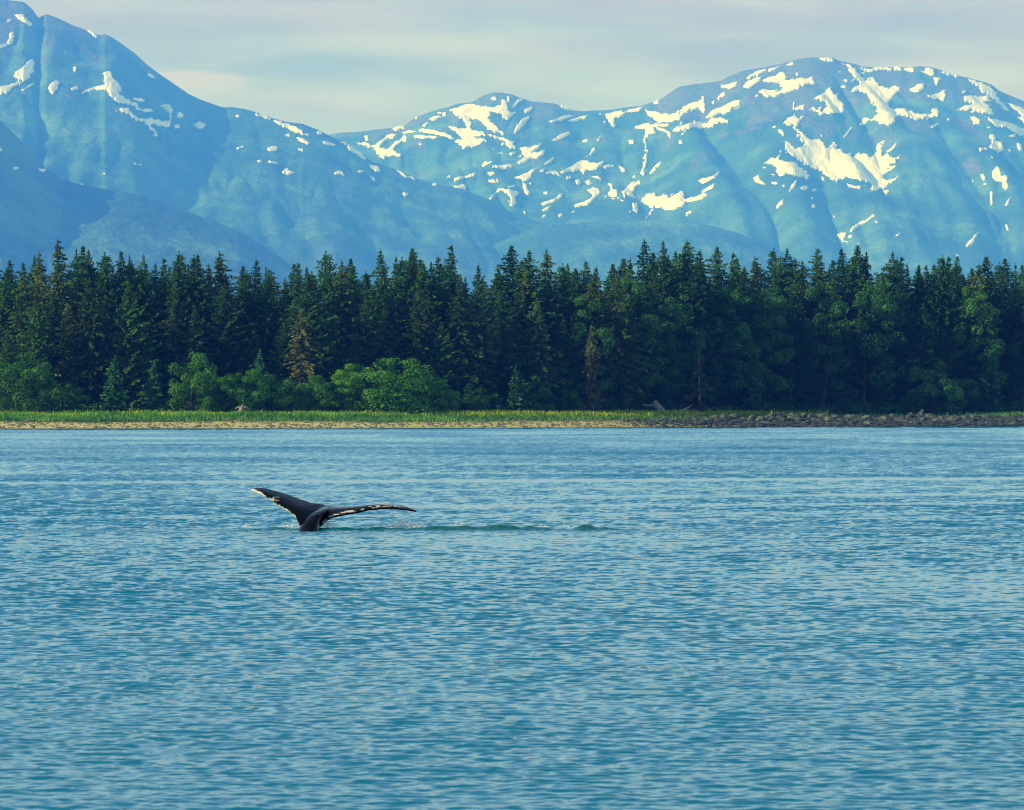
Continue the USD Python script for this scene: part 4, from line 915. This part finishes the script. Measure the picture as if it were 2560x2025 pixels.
    UsdGeom.PrimvarsAPI(m).CreatePrimvar('ruffle', Sdf.ValueTypeNames.FloatArray, 'vertex').Set(Vt.FloatArray.FromNumpy(ru.astype(np.float32)))
    UsdShade.MaterialBindingAPI.Apply(m.GetPrim()).Bind(UsdShade.Material.Get(stage, L('sea_water')))
    tag(m, kind='structure')


usdkit.material(stage, L('sea_water'), {
    'at': ('attribute', {'attribute': 'churn'}),
    'mix': ('mix_color', {'a': WATER_BODY, 'b': (0.003, 0.062, 0.048)}),
    'ru': ('attribute', {'attribute': 'ruffle'}),
    'rg': ('map_range', {'from_min': 0.2, 'from_max': 1.0, 'to_min': 0.09, 'to_max': 0.10, 'clamp': True}),
    'p': ('principled_bsdf', {'ior': 1.333, 'specular_ior_level': 0.5}),
}, [('at.fac', 'mix.fac'), ('mix.result', 'p.base_color'), ('ru.fac', 'rg.value'), ('rg.result', 'p.roughness')], surface='p.BSDF')
build_water()

# ------------------------------------------------------------------ the whale: tail stock and flukes, one continuous body
WY = 124.85


def build_whale():
    import manifold3d as m3
    S = 96.1

    def pt(u, v, d=0.0):
        return at(u, v, WY + d)
    left_lead = [(629, 1225.5), (640, 1230), (655, 1237), (670, 1245.5), (688, 1257), (708, 1271), (728, 1283), (738, 1291.5), (743.5, 1303), (750, 1316)]
    left_trail = [(629, 1223.5), (638, 1219.5), (655, 1219.5), (674, 1223.5), (695, 1228.5), (716, 1235), (742, 1244.5), (765, 1252.5), (785, 1258), (812, 1260.5)]
    right_lead = [(1041, 1279), (1030, 1277.5), (1015, 1275.2), (992, 1272.6), (962, 1271.2), (927, 1273), (893, 1279.8), (858, 1286), (838, 1290), (822, 1297), (809, 1308), (799, 1320)]
    right_trail = [(1041.5, 1277), (1033, 1272.2), (1020, 1267.5), (997, 1262.2), (974, 1260.2), (950, 1260.2), (916, 1262.2), (881, 1264.8), (846, 1265.5), (815, 1263), (785, 1261.5)]

    def lobe(lead, trail, lean):
        lead, trail = np.array(lead, float), np.array(trail, float)
        n = 60
        def res(a):
            s = np.concatenate([[0], np.cumsum(np.linalg.norm(np.diff(a, axis=0), axis=1))]); s /= s[-1]
            from scipy.interpolate import PchipInterpolator
            return PchipInterpolator(s, a)(np.linspace(0, 1, n))
        le, tr = res(lead), res(trail)
        q = np.linspace(0, 1, n)
        rings, m = [], 20
        for i in range(n):
            chord = 0.10 + 0.95 * q[i] ** 0.75                          # true chord in metres, most of it foreshortened
            dl = (1 - q[i]) * lean[0] + q[i] * lean[1]
            a = pt(*le[i], dl - 0.25 * chord)
            b = pt(*tr[i], dl + 0.72 * chord)
            ax = b - a
            ln = np.linalg.norm(ax)
            nz = np.cross(ax / ln, [1.0, 0, 0]); nz /= np.linalg.norm(nz)
            th = (0.022 + 0.105 * q[i] ** 0.9)
            w = np.arange(m) * 2 * np.pi / m
            cx = 0.5 - 0.5 * np.cos(w)
            thick = th * np.sin(w) * np.where(cx < 0.3, 1.0, 1 - 0.75 * (cx - 0.3) / 0.7)
            rings.append(a + cx[:, None] * ax + thick[:, None] * nz)
        V = np.vstack(rings)
        F_ = []
        for i in range(n - 1):
            for j in range(m):
                k = (j + 1) % m
                F_ += [[i * m + j, i * m + k, (i + 1) * m + k], [i * m + j, (i + 1) * m + k, (i + 1) * m + j]]
        V = np.vstack([V, rings[0].mean(0)[None], rings[-1].mean(0)[None]])
        for j in range(m):
            k = (j + 1) % m
            F_ += [[len(V) - 2, k, j], [len(V) - 1, (n - 1) * m + j, (n - 1) * m + k]]
        t = trimesh.Trimesh(V, np.array(F_), process=False)
        if t.volume < 0:
            t.invert()
        return m3.Manifold(m3.Mesh(np.asarray(t.vertices, np.float32), np.asarray(t.faces, np.uint32)))

    def stock():
        # (left edge, right edge, row) of the tail stock in the photograph, and how far it leans towards the boat
        prof = [(722, 806, 1350, -0.62), (738, 797, 1330, -0.50), (745, 797, 1318, -0.44), (752, 801, 1307, -0.36), (759, 806, 1297, -0.28), (766, 815, 1287, -0.16), (775, 820, 1279, 0.02), (786, 820, 1273, 0.20), (797, 814, 1269, 0.40)]
        m, rings = 28, []
        for a, b, v, d in prof:
            c = pt((a + b) / 2, v, d); rx = (b - a) / 2 / S
            w = np.arange(m) * 2 * np.pi / m
            # oval with a keel on the viewer's side
            ry = rx * 1.15
            keel = 1 + 0.10 * np.maximum(0, np.cos(w + np.pi / 2 + 0.5)) ** 6
            rings.append(c + np.stack([rx * np.cos(w) * keel, ry * np.sin(w) * keel, 0.25 * rx * np.cos(w)], -1))
        V = np.vstack(rings); n = len(rings); F_ = []
        for i in range(n - 1):
            for j in range(m):
                k = (j + 1) % m
                F_ += [[i * m + j, i * m + k, (i + 1) * m + k], [i * m + j, (i + 1) * m + k, (i + 1) * m + j]]
        V = np.vstack([V, rings[0].mean(0)[None], rings[-1].mean(0)[None]])
        for j in range(m):
            k = (j + 1) % m
            F_ += [[len(V) - 2, k, j], [len(V) - 1, (n - 1) * m + j, (n - 1) * m + k]]
        t = trimesh.Trimesh(V, np.array(F_), process=False)
        if t.volume < 0:
            t.invert()
        return m3.Manifold(m3.Mesh(np.asarray(t.vertices, np.float32), np.asarray(t.faces, np.uint32)))
    A, B, C = lobe(left_lead, left_trail, (0.55, 0.0)), lobe(right_lead, right_trail, (0.35, 0.0)), stock()
    body = (A + B + C).refine_to_length(0.028)
    mm = body.to_mesh()
    t = trimesh.Trimesh(mm.vert_properties[:, :3], mm.tri_verts, process=True)
    t.merge_vertices()
    trimesh.smoothing.filter_taubin(t, lamb=0.5, nu=0.51, iterations=70)
    v = t.vertices.copy()
    # the trailing edge of a fluke is slightly scalloped and its leading edge knobbly
    v[:, 2] += 0.008 * (meshkit.noise(v * 9.0, 3) - 0.5)
    # white scarring: along the leading edge and tips of the left fluke, flecks along the right one
    U = 1280 + v[:, 0] / v[:, 1] * F
    Vv = HOR - (v[:, 2] - EYE) / v[:, 1] * F
    lu = np.array(left_lead); ru = np.array(right_lead)
    dl = np.interp(U, lu[:, 0], lu[:, 1]) - Vv
    o = np.argsort(ru[:, 0]); ru = ru[o]
    dr_ = np.interp(U, ru[:, 0], ru[:, 1]) - Vv
    n1 = meshkit.fbm(v * np.array([7.0, 7, 11]), 4, 5)
    n2 = meshkit.fbm(v * np.array([10.0, 10, 24]), 4, 8)
    wl = np.clip(np.where(U < 660, 5.5, 3.0) - dl + 13 * (n1 - 0.5), 0, 3) / 3 * (U < 745) * (Vv < 1296) * np.clip(0.4 + 2.4 * (n2 - 0.28), 0, 1)
    wl = np.maximum(wl, (np.abs(U - 690) < 9) * (np.abs(Vv - 1247) < 5) * np.clip(n1 * 6 - 2.6, 0, 1))
    core = np.exp(-((dr_ - np.interp(U, [800, 860, 930, 960, 1040], [3, 4.5, 5.5, 7.5, 8])) / 2.6) ** 2)
    wr = np.clip((n2 - 0.46) * 12, 0, 1) * core * (U > 806) * np.where(U > 990, 0.55, 1.0)
    scar = np.clip(wl + wr, 0, 1)
    m = usdkit.mesh(stage, path_for('whale'), (v, np.asarray(t.faces)), L('whale_skin'), True)
    UsdGeom.PrimvarsAPI(m).CreatePrimvar('scar', Sdf.ValueTypeNames.FloatArray, 'vertex').Set(Vt.FloatArray.FromNumpy(scar.astype(np.float32)))
    tag(m, 'wet black whale tail with white scarred fluke edges, raised above the water as it dives', 'whale')


usdkit.material(stage, L('whale_skin'), {
    'geo': ('geometry', {}), 'at': ('attribute', {'attribute': 'scar'}),
    'n': ('noise_texture', {'scale': 9.0, 'detail': 6.0, 'roughness': 0.65}),
    'sk': ('rgb_ramp', {'ramp': [(0.35, (0.002, 0.003, 0.004)), (0.62, (0.004, 0.004, 0.005)), (0.75, (0.016, 0.015, 0.014))]}),
    'mix': ('mix_color', {'b': (0.50, 0.47, 0.41)}),
    'rr': ('map_range', {'from_min': 0.0, 'from_max': 1.0, 'to_min': 0.19, 'to_max': 0.6}),
    'b': ('bump', {'strength': 0.35, 'distance': 0.02}),
    'p': ('principled_bsdf', {'ior': 1.38, 'specular_ior_level': 0.18}),
}, [('geo.position', 'n.vector'), ('n.fac', 'sk.fac'), ('at.fac', 'mix.fac'), ('sk.color', 'mix.a'), ('mix.result', 'p.base_color'),
    ('at.fac', 'rr.value'), ('rr.result', 'p.roughness'), ('n.fac', 'b.height'), ('b.normal', 'p.normal')], surface='p.BSDF')
build_whale()

# foam and flecks of spray thrown up along the disturbed line
rng = np.random.default_rng(77)
M_drop = usdkit.material(stage, L('spray_white'), {'p': ('principled_bsdf', {'base_color': (0.80, 0.82, 0.80), 'roughness': 0.35})}, surface='p.BSDF')
parts = []
ball = trimesh.creation.icosphere(0)
for u0, u1, v0, n, h in [(600, 634, 1322, 45, 0.04), (680, 748, 1319, 90, 0.06), (724, 744, 1316, 35, 0.12), (798, 836, 1318, 150, 0.10), (915, 1115, 1318, 700, 0.09), (950, 1070, 1316, 420, 0.10), (1128, 1168, 1318, 90, 0.10), (1340, 1372, 1324, 50, 0.03), (1395, 1460, 1324, 60, 0.02)]:
    for _ in range(n):
        g = float(np.clip(rng.normal(0, 0.42), -1, 1))
        u = 0.5 * (u0 + u1) + g * 0.5 * (u1 - u0)
        Y = WY + 0.35 + rng.uniform(0.0, 0.5)
        p = at(u, v0, Y); p[2] = 0.07 + abs(rng.normal(0, h)) * (1.1 - abs(g))
        s = rng.uniform(0.003, 0.011) * np.array([rng.uniform(1.0, 3.0), 1.0, rng.uniform(0.4, 0.8)])
        parts.append((ball.vertices * s + p, ball.faces))
tag(add('foam', join(parts), M_drop), 'thin white foam and flung drops along the ripple beside the diving tail', 'foam', kind='stuff')
